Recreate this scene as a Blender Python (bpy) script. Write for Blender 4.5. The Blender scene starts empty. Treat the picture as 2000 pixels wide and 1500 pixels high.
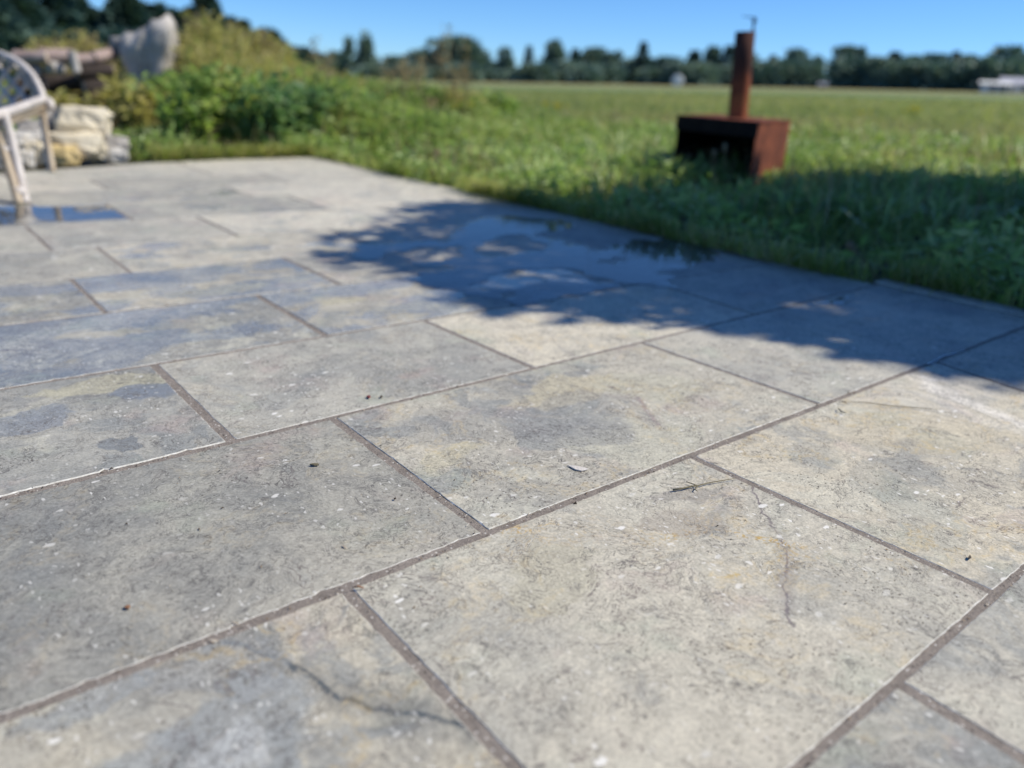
import bpy, bmesh, math, random
import numpy as np
from mathutils import Vector, Matrix, noise

random.seed(7)
noise.seed_set(5)
rng = np.random.default_rng(11)
SC = bpy.context.scene
COL = SC.collection

# ------------------------------------------------------------------ camera
CAM_H = 0.60
CR = Vector((0.77765032, -0.62670239, 0.05004095))
CU = Vector((0.19049495, 0.31073316, 0.93121242))
CF = Vector((0.59914243, 0.71462509, -0.36102538))
FPX = 1522.57
cd = bpy.data.cameras.new("camera")
cam = bpy.data.objects.new("camera", cd)
COL.objects.link(cam)
m = Matrix((CR, CU, -CF)).transposed().to_4x4()
m.translation = (0, 0, CAM_H)
cam.matrix_world = m
cd.sensor_width = 36
cd.lens = FPX / 2000 * 36
cd.clip_start = 0.02
cd.clip_end = 2000
cd.dof.use_dof = True
cd.dof.focus_distance = 1.22
cd.dof.aperture_fstop = 1.85
SC.camera = cam

# ------------------------------------------------------------------ sky and sun
SUN_EL = math.radians(46)
SUN_AZ = Vector((0.80, -0.60))
SUN_AZ.normalize()
SUN_DIR = Vector((SUN_AZ.x * math.cos(SUN_EL), SUN_AZ.y * math.cos(SUN_EL), math.sin(SUN_EL)))
w = bpy.data.worlds.new("World")
SC.world = w
w.use_nodes = True
wn = w.node_tree
wn.nodes.clear()
sky = wn.nodes.new("ShaderNodeTexSky")
sky.sky_type = 'NISHITA'
sky.sun_disc = False
sky.sun_elevation = SUN_EL
sky.sun_rotation = math.atan2(SUN_AZ.x, SUN_AZ.y)
sky.altitude = 0
sky.air_density = 0.75
sky.dust_density = 0.0
sky.ozone_density = 10.0
bg = wn.nodes.new("ShaderNodeBackground")
bg.inputs['Strength'].default_value = 0.13
wo = wn.nodes.new("ShaderNodeOutputWorld")
tint = wn.nodes.new("ShaderNodeMix")
tint.data_type = 'RGBA'; tint.blend_type = 'MULTIPLY'
tint.inputs[0].default_value = 1.0
tint.inputs[7].default_value = (0.66, 0.82, 0.93, 1)
wn.links.new(sky.outputs[0], tint.inputs[6])
wn.links.new(tint.outputs[2], bg.inputs[0])
wn.links.new(bg.outputs[0], wo.inputs[0])
ld = bpy.data.lights.new("sun", 'SUN')
ld.energy = 4.5
ld.angle = math.radians(0.55)
ld.color = (1.0, 0.94, 0.82)
sun = bpy.data.objects.new("sun", ld)
COL.objects.link(sun)
sun.rotation_euler = SUN_DIR.to_track_quat('Z', 'Y').to_euler()
sun.location = (3, -2, 8)
SC.view_settings.view_transform = 'Standard'
SC.view_settings.look = 'None'
SC.view_settings.exposure = 0.3
SC.view_settings.gamma = 1.0
SC.view_settings.use_curve_mapping = False
try:
    SC.cycles.max_bounces = 6
    SC.cycles.transparent_max_bounces = 8
    SC.cycles.use_denoising = True
except Exception:
    pass

# ------------------------------------------------------------------ helpers
def tag(o, label=None, cat=None, group=None, kind=None):
    if label: o['label'] = label
    if cat: o['category'] = cat
    if group: o['group'] = group
    if kind: o['kind'] = kind
    return o

def link(name, me, mats, parent=None, smooth=False):
    o = bpy.data.objects.new(name, me)
    COL.objects.link(o)
    for mm in (mats if isinstance(mats, (list, tuple)) else [mats]):
        me.materials.append(mm)
    if parent: o.parent = parent
    if smooth and len(me.polygons):
        me.polygons.foreach_set("use_smooth", [True] * len(me.polygons))
    return o

def arr_mesh(name, V, T, mats, parent=None, smooth=False, mat_idx=None):
    """V (n,3) float, T (m,3) triangles"""
    me = bpy.data.meshes.new(name)
    V = np.asarray(V, dtype=np.float32); T = np.asarray(T, dtype=np.int32)
    me.vertices.add(len(V)); me.vertices.foreach_set("co", V.ravel())
    me.loops.add(T.size); me.loops.foreach_set("vertex_index", T.ravel())
    me.polygons.add(len(T))
    me.polygons.foreach_set("loop_start", np.arange(0, T.size, 3, dtype=np.int32))
    me.polygons.foreach_set("loop_total", np.full(len(T), 3, dtype=np.int32))
    if mat_idx is not None:
        me.polygons.foreach_set("material_index", np.asarray(mat_idx, dtype=np.int32))
    me.update(calc_edges=True)
    me.validate()
    return link(name, me, mats, parent, smooth)

def bm_obj(name, bm, mats, parent=None, smooth=False):
    me = bpy.data.meshes.new(name)
    bm.normal_update()
    bm.to_mesh(me); bm.free()
    return link(name, me, mats, parent, smooth)

def empty(name, loc):
    o = bpy.data.objects.new(name, None)
    o.empty_display_size = 0.1
    COL.objects.link(o)
    o.location = loc
    return o

def frame_of(t):
    t = Vector(t).normalized()
    a = Vector((0, 0, 1)) if abs(t.z) < 0.9 else Vector((1, 0, 0))
    x = t.cross(a).normalized()
    return x, t.cross(x).normalized()

def tube(bm, pts, rads, n=8, cap=True):
    pts = [Vector(p) for p in pts]
    if not isinstance(rads, (list, tuple)): rads = [rads] * len(pts)
    rings = []
    x = None
    for i, p in enumerate(pts):
        t = (pts[min(i + 1, len(pts) - 1)] - pts[max(i - 1, 0)]).normalized()
        if x is None: x, y = frame_of(t)
        else:
            x = (x - t * x.dot(t)).normalized(); y = t.cross(x)
        rings.append([bm.verts.new(p + (x * math.cos(a) + y * math.sin(a)) * rads[i]) for a in [k * 2 * math.pi / n for k in range(n)]])
    for a, b in zip(rings, rings[1:]):
        for k in range(n):
            bm.faces.new((a[k], a[(k + 1) % n], b[(k + 1) % n], b[k]))
    if cap:
        bm.faces.new(list(reversed(rings[0]))); bm.faces.new(rings[-1])

def box(bm, c, s, R=None):
    vs = []
    for dx in (-.5, .5):
        for dy in (-.5, .5):
            for dz in (-.5, .5):
                v = Vector((dx * s[0], dy * s[1], dz * s[2]))
                if R: v = R @ v
                vs.append(bm.verts.new(Vector(c) + v))
    for f in ((0, 1, 3, 2), (4, 6, 7, 5), (0, 4, 5, 1), (2, 3, 7, 6), (0, 2, 6, 4), (1, 5, 7, 3)):
        bm.faces.new([vs[i] for i in f])

def sm(a, b, x):
    t = min(1.0, max(0.0, (x - a) / (b - a)))
    return t * t * (3 - 2 * t)

# terrain: a field that climbs gently to the right and falls to the left
PX, PY = 2.80, 5.45
def zt(x, y):
    dd = math.hypot(max(0.0, x - PX), max(0.0, y - PY))
    wgt = sm(0.0, 5.0, dd)
    d = math.hypot(x, y)
    lim = 1.0 if d < 260 else 260.0 / d
    n = 0.02 * noise.noise(Vector((x * .5, y * .5, 0))) * sm(0.2, 2, dd)
    return -0.035 * (1 - wgt) + wgt * (0.0282 * x - 0.0176 * y) * lim + n

def zt_np(x, y):
    dd = np.hypot(np.maximum(0, x - PX), np.maximum(0, y - PY))
    t = np.clip(dd / 5, 0, 1); wgt = t * t * (3 - 2 * t)
    d = np.hypot(x, y); lim = np.where(d < 260, 1, 260 / np.maximum(d, 1))
    return -0.035 * (1 - wgt) + wgt * (0.0282 * x - 0.0176 * y) * lim - 0.01

def sight(px, py):
    d = CF * FPX + CR * (px - 1000) - CU * (py - 750)
    return d.normalized()
def az_of(px, py=160):
    d = sight(px, py); return Vector((d.x, d.y)).normalized()
def spot(px, r, py=160):
    """a place on the field, r metres away in a given direction"""
    a = az_of(px, py)
    return Vector((a.x * r, a.y * r, zt(a.x * r, a.y * r)))
def top_z(px, py, r):
    d = sight(px, py)
    return CAM_H + d.z / math.hypot(d.x, d.y) * r
def patio_pt(px, py, z=0.0):
    d = sight(px, py); t = (z - CAM_H) / d.z
    return Vector((d.x * t, d.y * t, z))

# ------------------------------------------------------------------ material helpers
class NT:
    def __init__(s, name):
        s.mat = bpy.data.materials.new(name); s.mat.use_nodes = True
        s.t = s.mat.node_tree; s.t.nodes.clear()
        s.out = s.n("OutputMaterial")
    def n(s, typ, **kw):
        nd = s.t.nodes.new("ShaderNode" + typ)
        for k, v in kw.items(): setattr(nd, k, v)
        return nd
    def set(s, sock, v):
        if isinstance(v, bpy.types.NodeSocket): s.t.links.new(v, sock)
        elif isinstance(v, bpy.types.Node): s.t.links.new(v.outputs[0], sock)
        elif v is not None:
            if isinstance(v, (tuple, list)) and len(v) == 3 and sock.type == 'RGBA': v = (*v, 1)
            sock.default_value = v
    def math(s, op, a, b=None, c=None, clamp=False):
        nd = s.n("Math", operation=op, use_clamp=clamp)
        s.set(nd.inputs[0], a)
        if b is not None: s.set(nd.inputs[1], b)
        if c is not None: s.set(nd.inputs[2], c)
        return nd.outputs[0]
    def vm(s, op, a, b=None, scale=None):
        nd = s.n("VectorMath", operation=op)
        s.set(nd.inputs[0], a)
        if b is not None: s.set(nd.inputs[1], b)
        if scale is not None: s.set(nd.inputs['Scale'], scale)
        return nd.outputs['Value'] if op in ('LENGTH', 'DISTANCE', 'DOT_PRODUCT') else nd.outputs[0]
    def noise(s, vec, scale, detail=4, rough=.55, dist=0, color=False):
        nd = s.n("TexNoise")
        s.set(nd.inputs['Vector'], vec); nd.inputs['Scale'].default_value = scale
        nd.inputs['Detail'].default_value = detail; nd.inputs['Roughness'].default_value = rough
        nd.inputs['Distortion'].default_value = dist
        return nd.outputs['Color'] if color else nd.outputs['Fac']
    def voro(s, vec, scale, rnd=1.0):
        nd = s.n("TexVoronoi")
        s.set(nd.inputs['Vector'], vec); nd.inputs['Scale'].default_value = scale
        nd.inputs['Randomness'].default_value = rnd
        return nd.outputs['Distance'], nd.outputs['Color']
    def ss(s, x, a, b):
        nd = s.n("MapRange", interpolation_type='SMOOTHSTEP')
        s.set(nd.inputs['Value'], x); s.set(nd.inputs['From Min'], a); s.set(nd.inputs['From Max'], b)
        return nd.outputs[0]
    def lin(s, x, a, b, c, d):
        nd = s.n("MapRange")
        s.set(nd.inputs['Value'], x)
        for k, v in zip(('From Min', 'From Max', 'To Min', 'To Max'), (a, b, c, d)): s.set(nd.inputs[k], v)
        return nd.outputs[0]
    def mix(s, f, a, b, mode='MIX'):
        nd = s.n("Mix", data_type='RGBA', blend_type=mode)
        s.set(nd.inputs[0], f); s.set(nd.inputs[6], a); s.set(nd.inputs[7], b)
        return nd.outputs[2]
    def ramp(s, f, stops, interp='LINEAR'):
        nd = s.n("ValToRGB"); s.set(nd.inputs[0], f)
        cr = nd.color_ramp; cr.interpolation = interp
        while len(cr.elements) < len(stops): cr.elements.new(0.5)
        for e, (p, c) in zip(cr.elements, stops):
            e.position = p; e.color = (*c, 1)
        return nd.outputs[0]
    def attr(s, name):
        nd = s.n("Attribute", attribute_type='OBJECT', attribute_name=name)
        return nd.outputs['Fac']
    def bsdf(s, color, rough=.6, spec=.5, normal=None, metallic=0.0):
        nd = s.n("BsdfPrincipled")
        s.set(nd.inputs['Base Color'], color); s.set(nd.inputs['Roughness'], rough)
        s.set(nd.inputs['Specular IOR Level'], spec); s.set(nd.inputs['Metallic'], metallic)
        if normal is not None: s.set(nd.inputs['Normal'], normal)
        return nd
    def bump(s, h, strength=.3, dist=.01):
        nd = s.n("Bump"); s.set(nd.inputs['Height'], h)
        nd.inputs['Strength'].default_value = strength; nd.inputs['Distance'].default_value = dist
        return nd.outputs[0]
    def finish(s, sh):
        s.t.links.new(sh if isinstance(sh, bpy.types.NodeSocket) else sh.outputs[0], s.out.inputs[0])
        return s.mat

def geo_pos(T): return T.n("NewGeometry").outputs['Position']

# ------------------------------------------------------------------ stone
def seg_dist(T, P, a, b):
    a = Vector((a[0], a[1], 0)); b = Vector((b[0], b[1], 0)); ba = b - a
    pa = T.vm('SUBTRACT', P, tuple(a))
    h = T.math('DIVIDE', T.vm('DOT_PRODUCT', pa, tuple(ba)), ba.dot(ba), clamp=True)
    return T.vm('LENGTH', T.vm('SUBTRACT', pa, T.vm('SCALE', tuple(ba), scale=h)))

def make_stone(name, veins=(), patches=()):
    """veins: (points, width, colour, strength); patches: (centre, radius, stretch, colour, strength)"""
    T = NT(name)
    P0 = geo_pos(T)
    rnd = T.n("ObjectInfo").outputs['Random']
    off = T.n("CombineXYZ"); T.set(off.inputs[0], T.math('MULTIPLY', rnd, 37.0))
    T.set(off.inputs[1], T.math('MULTIPLY', rnd, 91.0)); T.set(off.inputs[2], T.math('MULTIPLY', rnd, 13.0))
    P = T.vm('ADD', P0, off)
    grey, bright, warm, wet, con = (T.attr(k) for k in ('grey', 'bright', 'warm', 'wet', 'contrast'))
    wv = T.vm('SUBTRACT', T.noise(P, 4.0, 4, .6, color=True), (.5, .5, .5))
    Q = T.vm('ADD', P, T.vm('SCALE', wv, scale=0.16))
    # fine wobble for the squiggles
    fv = T.vm('SUBTRACT', T.noise(P, 38.0, 3, .6, color=True), (.5, .5, .5))
    F = T.vm('ADD', Q, T.vm('SCALE', fv, scale=0.012))
    big = T.noise(Q, 2.6, 7, .62)
    mid = T.noise(Q, 9.0, 6, .62, .4)
    fine = T.noise(T.vm('MULTIPLY', F, (1, 1.25, 1)), 62.0, 8, .74)
    grain = T.noise(P, 260.0, 3, .65)
    cream = T.mix(warm, (0.435, 0.420, 0.368), (0.50, 0.452, 0.352))
    slate = (0.25, 0.252, 0.236)
    gm = T.math('ADD', T.math('MULTIPLY', T.math('SUBTRACT', big, .5), 2.6), T.math('MULTIPLY', T.math('SUBTRACT', mid, .5), 1.1))
    gm = T.math('ADD', gm, T.math('SUBTRACT', grey, .5))
    gmix = T.ss(gm, -.50, .85)
    col = T.mix(gmix, cream, slate)
    # crisp-edged clouds of lighter and greyer stone
    cl = T.noise(T.vm('ADD', Q, (3.1, 7.7, 0)), 5.0, 7, .66, .5)
    col = T.mix(T.math('MULTIPLY', T.ss(cl, .545, .60), T.math('MULTIPLY', con, .62)), col, (0.50, 0.48, 0.395))
    col = T.mix(T.math('MULTIPLY', T.ss(cl, .455, .40), T.math('MULTIPLY', con, .55)), col, (0.215, 0.232, 0.236))
    # pinkish and greenish drift
    dr = T.noise(T.vm('ADD', Q, (11, 2, 5)), 6.5, 5, .6)
    col = T.mix(T.math('MULTIPLY', T.ss(dr, .56, .72), .42), col, (0.40, 0.315, 0.285))
    col = T.mix(T.math('MULTIPLY', T.ss(dr, .44, .30), .40), col, (0.315, 0.345, 0.275))
    # veins and stains that belong to this very slab
    WP = T.vm('MULTIPLY', T.vm('ADD', P0, T.vm('SCALE', fv, scale=.022)), (1, 1, 0))
    for pts, width, vc, stg in veins:
        dm = None
        for a, b in zip(pts, pts[1:]):
            dd = seg_dist(T, WP, a, b)
            dm = dd if dm is None else T.math('MINIMUM', dm, dd)
        core = T.ss(dm, width, width * .15)
        halo = T.math('MULTIPLY', T.ss(dm, width * 6, 0), T.ss(mid, .42, .62))
        mk = T.math('MAXIMUM', T.math('MULTIPLY', core, T.ss(fine, .30, .55)), T.math('MULTIPLY', halo, .45))
        if vc[0] > vc[2] * 2: mk = T.math('MULTIPLY', mk, T.math('MULTIPLY', T.ss(T.noise(F, 130, 3, .7), .47, .60), T.ss(mid, .38, .55)))
        col = T.mix(T.math('MULTIPLY', mk, stg), col, vc)
    WQ = T.vm('MULTIPLY', T.vm('ADD', P0, T.vm('SCALE', wv, scale=.18)), (1, 1, 0))
    WQ = T.vm('ADD', WQ, T.vm('SCALE', fv, scale=.03))
    for cen, rad, stretch, ang, pc, stg in patches:
        mp = T.n("Mapping", vector_type='TEXTURE'); T.set(mp.inputs[0], WQ)
        mp.inputs['Location'].default_value = (cen[0], cen[1], 0); mp.inputs['Rotation'].default_value = (0, 0, ang)
        mp.inputs['Scale'].default_value = (rad * stretch, rad, 1)
        dd = T.vm('LENGTH', mp.outputs[0])
        mk = T.math('MULTIPLY', T.ss(T.math('ADD', dd, T.math('MULTIPLY', T.math('SUBTRACT', mid, .5), 1.6)), 1.02, .82), T.ss(fine, .25, .50))
        col = T.mix(T.math('MULTIPLY', mk, stg), col, pc)
    # shell-hash mottling
    col = T.mix(1.0, col, T.ramp(fine, [(.30, (.74, .735, .725)), (.5, (1, 1, 1)), (.70, (1.20, 1.19, 1.165))]), 'MULTIPLY')
    col = T.mix(1.0, col, T.ramp(grain, [(.3, (.76, .76, .76)), (.7, (1.2, 1.2, 1.2))]), 'MULTIPLY')
    # pen-line squiggles: thin contours of a wobbly noise
    def contour(scale, width, seed, mscale, m0, m1):
        c = T.noise(T.vm('ADD', F, seed), scale, 5, .6, .8)
        l = T.ss(T.math('ABSOLUTE', T.math('SUBTRACT', c, .5)), width, 0.0)
        return T.math('MULTIPLY', l, T.ss(T.noise(T.vm('ADD', Q, seed), mscale, 3, .6), m0, m1))
    s1 = contour(30, .016, (1, 9, 4), 14, .44, .58)
    s2 = contour(9, .008, (8, 3, 1), 6, .50, .62)
    s3 = contour(70, .030, (2, 2, 7), 18, .45, .58)
    col = T.mix(T.math('MULTIPLY', s1, .9), col, (0.10, 0.094, 0.086))
    col = T.mix(T.math('MULTIPLY', s2, .75), col, (0.13, 0.105, 0.10))
    col = T.mix(T.math('MULTIPLY', s3, .85), col, (0.11, 0.102, 0.095))
    # white fossil chips, irregular and of many sizes
    def chips(scale, seed, cut, r0, r1, stretch):
        v = T.vm('MULTIPLY', T.vm('ADD', T.vm('ADD', P, T.vm('SCALE', fv, scale=.018)), seed), stretch)
        d, c = T.voro(v, scale)
        sx = T.n("SeparateColor"); T.set(sx.inputs[0], c)
        sel = T.math('GREATER_THAN', sx.outputs[0], cut)
        rad = T.lin(sx.outputs[1], 0, 1, r0, r1)
        return T.math('MULTIPLY', sel, T.ss(d, rad, T.math('MULTIPLY', rad, .72)))
    c1 = chips(34, (0, 0, 0), .84, .10, .32, (1, 1.9, 0))
    c2 = chips(80, (5, 1, 0), .78, .16, .38, (1.7, 1, 0))
    c3 = chips(55, (2, 8, 0), .90, .08, .26, (2.6, .8, 0))
    c4 = chips(17, (7, 3, 0), .90, .06, .19, (1, 1.7, 0))
    c1 = T.math('MAXIMUM', c1, c4)
    wht = T.math('MAXIMUM', T.math('MAXIMUM', c1, T.math('MULTIPLY', c2, .8)), c3)
    chipmask = T.ss(T.noise(T.vm('ADD', P, (4, 4, 4)), 5, 3, .6), .42, .60)
    wht = T.math('MULTIPLY', wht, T.lin(chipmask, 0, 1, .22, 1.0))
    col = T.mix(T.math('MULTIPLY', wht, .85), col, (0.72, 0.70, 0.65))
    # ochre lichen film with brown dots
    och = T.noise(T.vm('ADD', Q, (21, 14, 2)), 4.2, 5, .6)
    om = T.math('MULTIPLY', T.ss(T.math('ABSOLUTE', T.math('SUBTRACT', och, .58)), .030, 0.0), T.math('MULTIPLY', warm, .55))
    om = T.math('MULTIPLY', om, T.math('MULTIPLY', T.ss(fine, .42, .6), .7))
    col = T.mix(om, col, (0.45, 0.315, 0.11))
    d, c = T.voro(T.vm('MULTIPLY', T.vm('ADD', P, T.vm('SCALE', fv, scale=.012)), (1, 1.6, 0)), 150)
    sx = T.n("SeparateColor"); T.set(sx.inputs[0], c)
    sp = T.math('MULTIPLY', T.math('GREATER_THAN', sx.outputs[0], .72), T.ss(d, .38, .20))
    sp = T.math('MULTIPLY', sp, T.ss(T.noise(T.vm('ADD', P, (9, 9, 1)), 7, 4, .65), .50, .62))
    col = T.mix(T.math('MULTIPLY', sp, .85), col, (0.055, 0.042, 0.032))
    col = T.mix(1.0, col, T.vm('SCALE', (1, 1, 1), scale=bright), 'MULTIPLY')
    # damp, smoother areas that mirror the sky at a low angle
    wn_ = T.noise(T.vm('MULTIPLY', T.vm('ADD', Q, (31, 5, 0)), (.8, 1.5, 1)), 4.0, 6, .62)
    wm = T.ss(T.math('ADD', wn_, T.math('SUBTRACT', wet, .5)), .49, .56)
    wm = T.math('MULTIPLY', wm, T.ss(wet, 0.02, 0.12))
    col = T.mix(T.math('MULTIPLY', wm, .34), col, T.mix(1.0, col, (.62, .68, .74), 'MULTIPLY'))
    rough = T.lin(wm, 0, 1, .62, .22)
    rough = T.math('ADD', rough, T.math('MULTIPLY', T.math('SUBTRACT', fine, .5), .35))
    h = T.math('ADD', T.math('MULTIPLY', grain, .35), T.math('ADD', fine, T.math('MULTIPLY', mid, 1.5)))
    h = T.math('SUBTRACT', h, T.math('MULTIPLY', sp, 1.0))
    nrm = T.bump(h, .22, .0022)
    return T.finish(T.bsdf(col, rough, T.lin(wm, 0, 1, .22, .6), nrm))

def make_edge():
    T = NT("broken_stone_edge")
    P = geo_pos(T)
    n = T.noise(P, 60, 5, .7)
    col = T.ramp(n, [(.35, (.34, .325, .29)), (.5, (.52, .505, .46)), (.72, (.74, .73, .69))])
    return T.finish(T.bsdf(col, .7, .4, T.bump(n, .5, .003)))

def make_mortar():
    T = NT("sandy_mortar")
    P = geo_pos(T)
    n = T.noise(P, 30, 6, .7); g = T.noise(P, 420, 3, .7)
    col = T.ramp(n, [(.3, (.17, .145, .125)), (.7, (.285, .25, .22))])
    col = T.mix(1.0, col, T.ramp(g, [(.3, (.6, .6, .6)), (.7, (1.35, 1.33, 1.3))]), 'MULTIPLY')
    d, c = T.voro(T.vm('MULTIPLY', P, (1, 1, 0)), 260)
    sx = T.n("SeparateColor"); T.set(sx.inputs[0], c)
    wt = T.math('MULTIPLY', T.math('GREATER_THAN', sx.outputs[0], .93), T.ss(d, .45, .3))
    col = T.mix(wt, col, (.60, .57, .52))
    dk = T.math('MULTIPLY', T.math('LESS_THAN', sx.outputs[0], .05), T.ss(d, .5, .3))
    col = T.mix(dk, col, (.05, .045, .04))
    h = T.math('ADD', g, T.math('MULTIPLY', n, 2.0))
    return T.finish(T.bsdf(col, .85, .3, T.bump(h, .7, .003)))

M = {}
M['edge'] = make_edge()
M['mortar'] = make_mortar()

# ------------------------------------------------------------------ ground
def make_ground():
    T = NT("field_ground")
    P = geo_pos(T)
    d = T.vm('LENGTH', T.vm('MULTIPLY', P, (1, 1, 0)))
    n1 = T.noise(P, .05, 5, .6); n2 = T.noise(P, 1.3, 6, .7); n3 = T.noise(P, 14, 4, .7)
    near = T.ramp(n2, [(.3, (.07, .11, .03)), (.55, (.12, .165, .05)), (.75, (.19, .205, .08))])
    soil = T.mix(T.ss(n3, .45, .6), (.045, .05, .02), (.085, .075, .045))
    near = T.mix(T.ss(d, 5.5, 9), soil, near)
    # far off: bands across the field, greener in the middle, straw at the far edge
    bandn = T.math('ADD', d, T.math('MULTIPLY', T.math('SUBTRACT', n1, .5), 40))
    far = T.n("ValToRGB"); T.set(far.inputs[0], T.math('DIVIDE', bandn, 160))
    cr = far.color_ramp
    stops = [(0.0, (.19, .24, .085)), (.16, (.18, .235, .085)), (.30, (.15, .205, .085)), (.48, (.20, .225, .10)), (.62, (.27, .25, .11)), (.76, (.34, .27, .12)), (1.0, (.24, .215, .10))]
    while len(cr.elements) < len(stops): cr.elements.new(.5)
    for e, (p, c) in zip(cr.elements, stops): e.position = p; e.color = (*c, 1)
    fc = T.mix(1.0, far.outputs[0], T.ramp(n2, [(.3, (.75, .78, .7)), (.7, (1.2, 1.18, 1.2))]), 'MULTIPLY')
    col = T.mix(T.ss(d, 9, 18), near, fc)
    h = T.math('ADD', n2, n3)
    return T.finish(T.bsdf(col, .9, .15, T.bump(h, .6, .08)))
M['ground'] = make_ground()

rs = [0, .8, 1.6, 2.4, 3.2, 4, 4.8, 5.6, 6.5, 7.5, 8.6, 10, 12, 14.5, 18, 23, 30, 40, 55, 75, 100, 130, 170, 220, 260, 330, 450]
NA = 128
V = [(0, 0, zt(0, 0) - .0)]; T_ = []
for r_ in rs[1:]:
    for k in range(NA):
        a = 2 * math.pi * k / NA
        x, y = r_ * math.cos(a), r_ * math.sin(a)
        V.append((x, y, zt(x, y)))
for k in range(NA): T_.append((0, 1 + k, 1 + (k + 1) % NA))
for j in range(len(rs) - 2):
    for k in range(NA):
        a = 1 + j * NA + k; b = 1 + j * NA + (k + 1) % NA
        T_.append((a, a + NA, b + NA)); T_.append((a, b + NA, b))
tag(arr_mesh("field", V, T_, M['ground'], smooth=True), kind='structure')

# ------------------------------------------------------------------ patio
def ly(a, b): return lambda x: a + b * x
def far_edge(x):
    pts = [(-1.3, 4.80), (0.0, 4.93), (.592, 5.117), (1.489, 5.48), (2.0, 5.585), (2.75, 5.64)]
    for (x0, y0), (x1, y1) in zip(pts, pts[1:]):
        if x <= x1: return y0 + (y1 - y0) * (x - x0) / (x1 - x0)
    return pts[-1][1]
LN = [ly(-1.62, 0), ly(-1.14, 0), ly(-.68, 0), ly(-.215, .003), ly(.2448, .0045), ly(.7487, .0009), ly(1.2215, .0156), ly(1.6855, -.0065),
      ly(2.131, -.014), ly(2.527, .010), ly(2.952, .010), ly(3.482, -.05), ly(3.90, -.01), ly(4.34, 0), ly(4.76, .005), far_edge]
# row: list of joints (x) and right end; attributes per slab: grey, bright, warm, wet, contrast
ROWS = [
    ([-1.4, -.35, .55, 1.5, 2.72], []),
    ([-1.4, -.8, .2, 1.1, 2.0, 2.72], []),
    ([-1.4, -.1, .8, 1.75, 2.72], []),
    ([-1.4, -.75, .06, .788, 1.62, 2.72], [None, None, (.62, 1, .5, 0, .8), (.42, 1.0, .5, 0, .7), None]),
    ([-1.4, -.5, .371, (1.064, 1.046), (1.93, 2.009), 2.72], [None, (.42, 1.0, .95, 0, 1.0), (.22, 1.03, .60, 0, .5), (.16, 1.04, .95, 0, .8), (.3, 1, .7, .1, .6)]),
    ([-1.4, -.45, .5985, (1.479, 1.460), 2.72], [None, (.66, .86, .35, 0, .4), (.46, 1.0, .65, 0, 1.0), (.38, 1.06, .45, .06, .4)]),
    ([-1.4, -.35, .410, (1.10, 1.087), (1.965, 1.99), 2.70], [None, (.74, .95, .1, .30, .9), (.58, 1.0, .3, .12, .5), (.08, 1.16, .85, 0, .25), (.5, 1.0, .3, .1, .4)]),
    ([-1.4, -.2, .810, 1.86, 2.63], [(.7, .95, .3, .4, .5), (.80, 1.0, .25, .55, 1.0), (.6, 1.0, .7, .56, .8), (.5, 1, .4, .2, .5)]),
    ([-1.4, -.6, .420, 1.0715, 2.244, 2.65], [None, (.72, .95, .3, .48, .8), (.6, 1.0, .9, .56, 1.0), (.4, 1.05, .6, .25, .6), (.6, .95, .3, .05, .4)]),
    ([-1.4, -.2, .585, 1.45, 2.2, 2.67], [None, (.5, 1.0, .4, .25, .6), (.40, 1.08, .7, .45, .9), (.30, 1.12, .7, .4, .8), None]),
    ([-1.4, -.3, .449, 1.077, 1.92, 2.69], [None, (.5, 1.0, .3, .3, .5), (.45, 1.03, .3, .08, .4), (.08, 1.22, .5, .15, 1.0), (.25, 1.1, .4, .1, .6)]),
    ([-1.4, -.1, .828, 1.675, 2.69], [None, (.75, .95, .2, .62, .6), (.55, 1.0, .3, .45, .7), (.1, 1.22, .5, .15, .8)]),
    ([-1.4, -.4, .55, 1.51, 2.68], [None, (.55, .98, .3, .45, .5), (.5, 1.0, .3, .45, .7), (.15, 1.18, .4, .1, .8)]),
    ([-1.4, .1, .95, 1.9, 2.66], [None, (.2, 1.18, .4, .1, .5), (.45, 1.0, .3, .1, .5), (.15, 1.18, .4, 0, .6)]),
    ([-1.4, -.5, .6, 1.62, 2.64], [None, (.2, 1.2, .4, .05, .5), (.3, 1.12, .3, .05, .6), (.15, 1.2, .4, 0, .6)]),
]
VEIN_L = [([(.215, .735), (.232, .719), (.262, .655), (.286, .580), (.300, .555), (.313, .539), (.351, .503), (.37, .47)], .0075, (.075, .088, .098), 1.0)]
PATCH_L = [((.155, .60), .075, 1.7, .3, (.27, .285, .285), .75), ((.16, .585), .030, 1.6, .4, (.46, .465, .45), .6), ((.19, .70), .06, 1.6, -.5, (.26, .27, .27), .6), ((.08, .72), .03, 2.5, .2, (.25, .27, .28), .6)]
VEIN_C = [([(1.062, .628), (1.029, .605), (.995, .565), (.973, .539), (.945, .50), (.912, .464), (.87, .44), (.836, .423), (.80, .395), (.777, .371)], .0034, (.15, .125, .135), .85),
          ([(.80, .60), (.86, .575), (.91, .53), (.93, .49), (.985, .425), (1.02, .38)], .016, (.42, .28, .09), .9),
          ([(.74, .52), (.80, .485), (.86, .465), (.905, .475)], .013, (.44, .31, .10), .8),
          ([(.69, .715), (.655, .728), (.62, .735)], .022, (.45, .29, .08), .8)]
PATCH_C = [((.86, .62), .035, 2.6, -.5, (.25, .215, .185), .38), ((.93, .66), .03, 2.2, -.6, (.22, .20, .19), .45), ((.60, .60), .06, 1.8, .4, (.40, .37, .28), .6)]
VEIN_D = [([(1.21, 1.05), (1.17, .985), (1.135, .93), (1.10, .87), (1.07, .82), (1.06, .76)], .0085, (.29, .235, .225), .75),
          ([(.99, 1.18), (1.08, 1.08), (1.17, .985)], .004, (.22, .20, .20), .5)]
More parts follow.
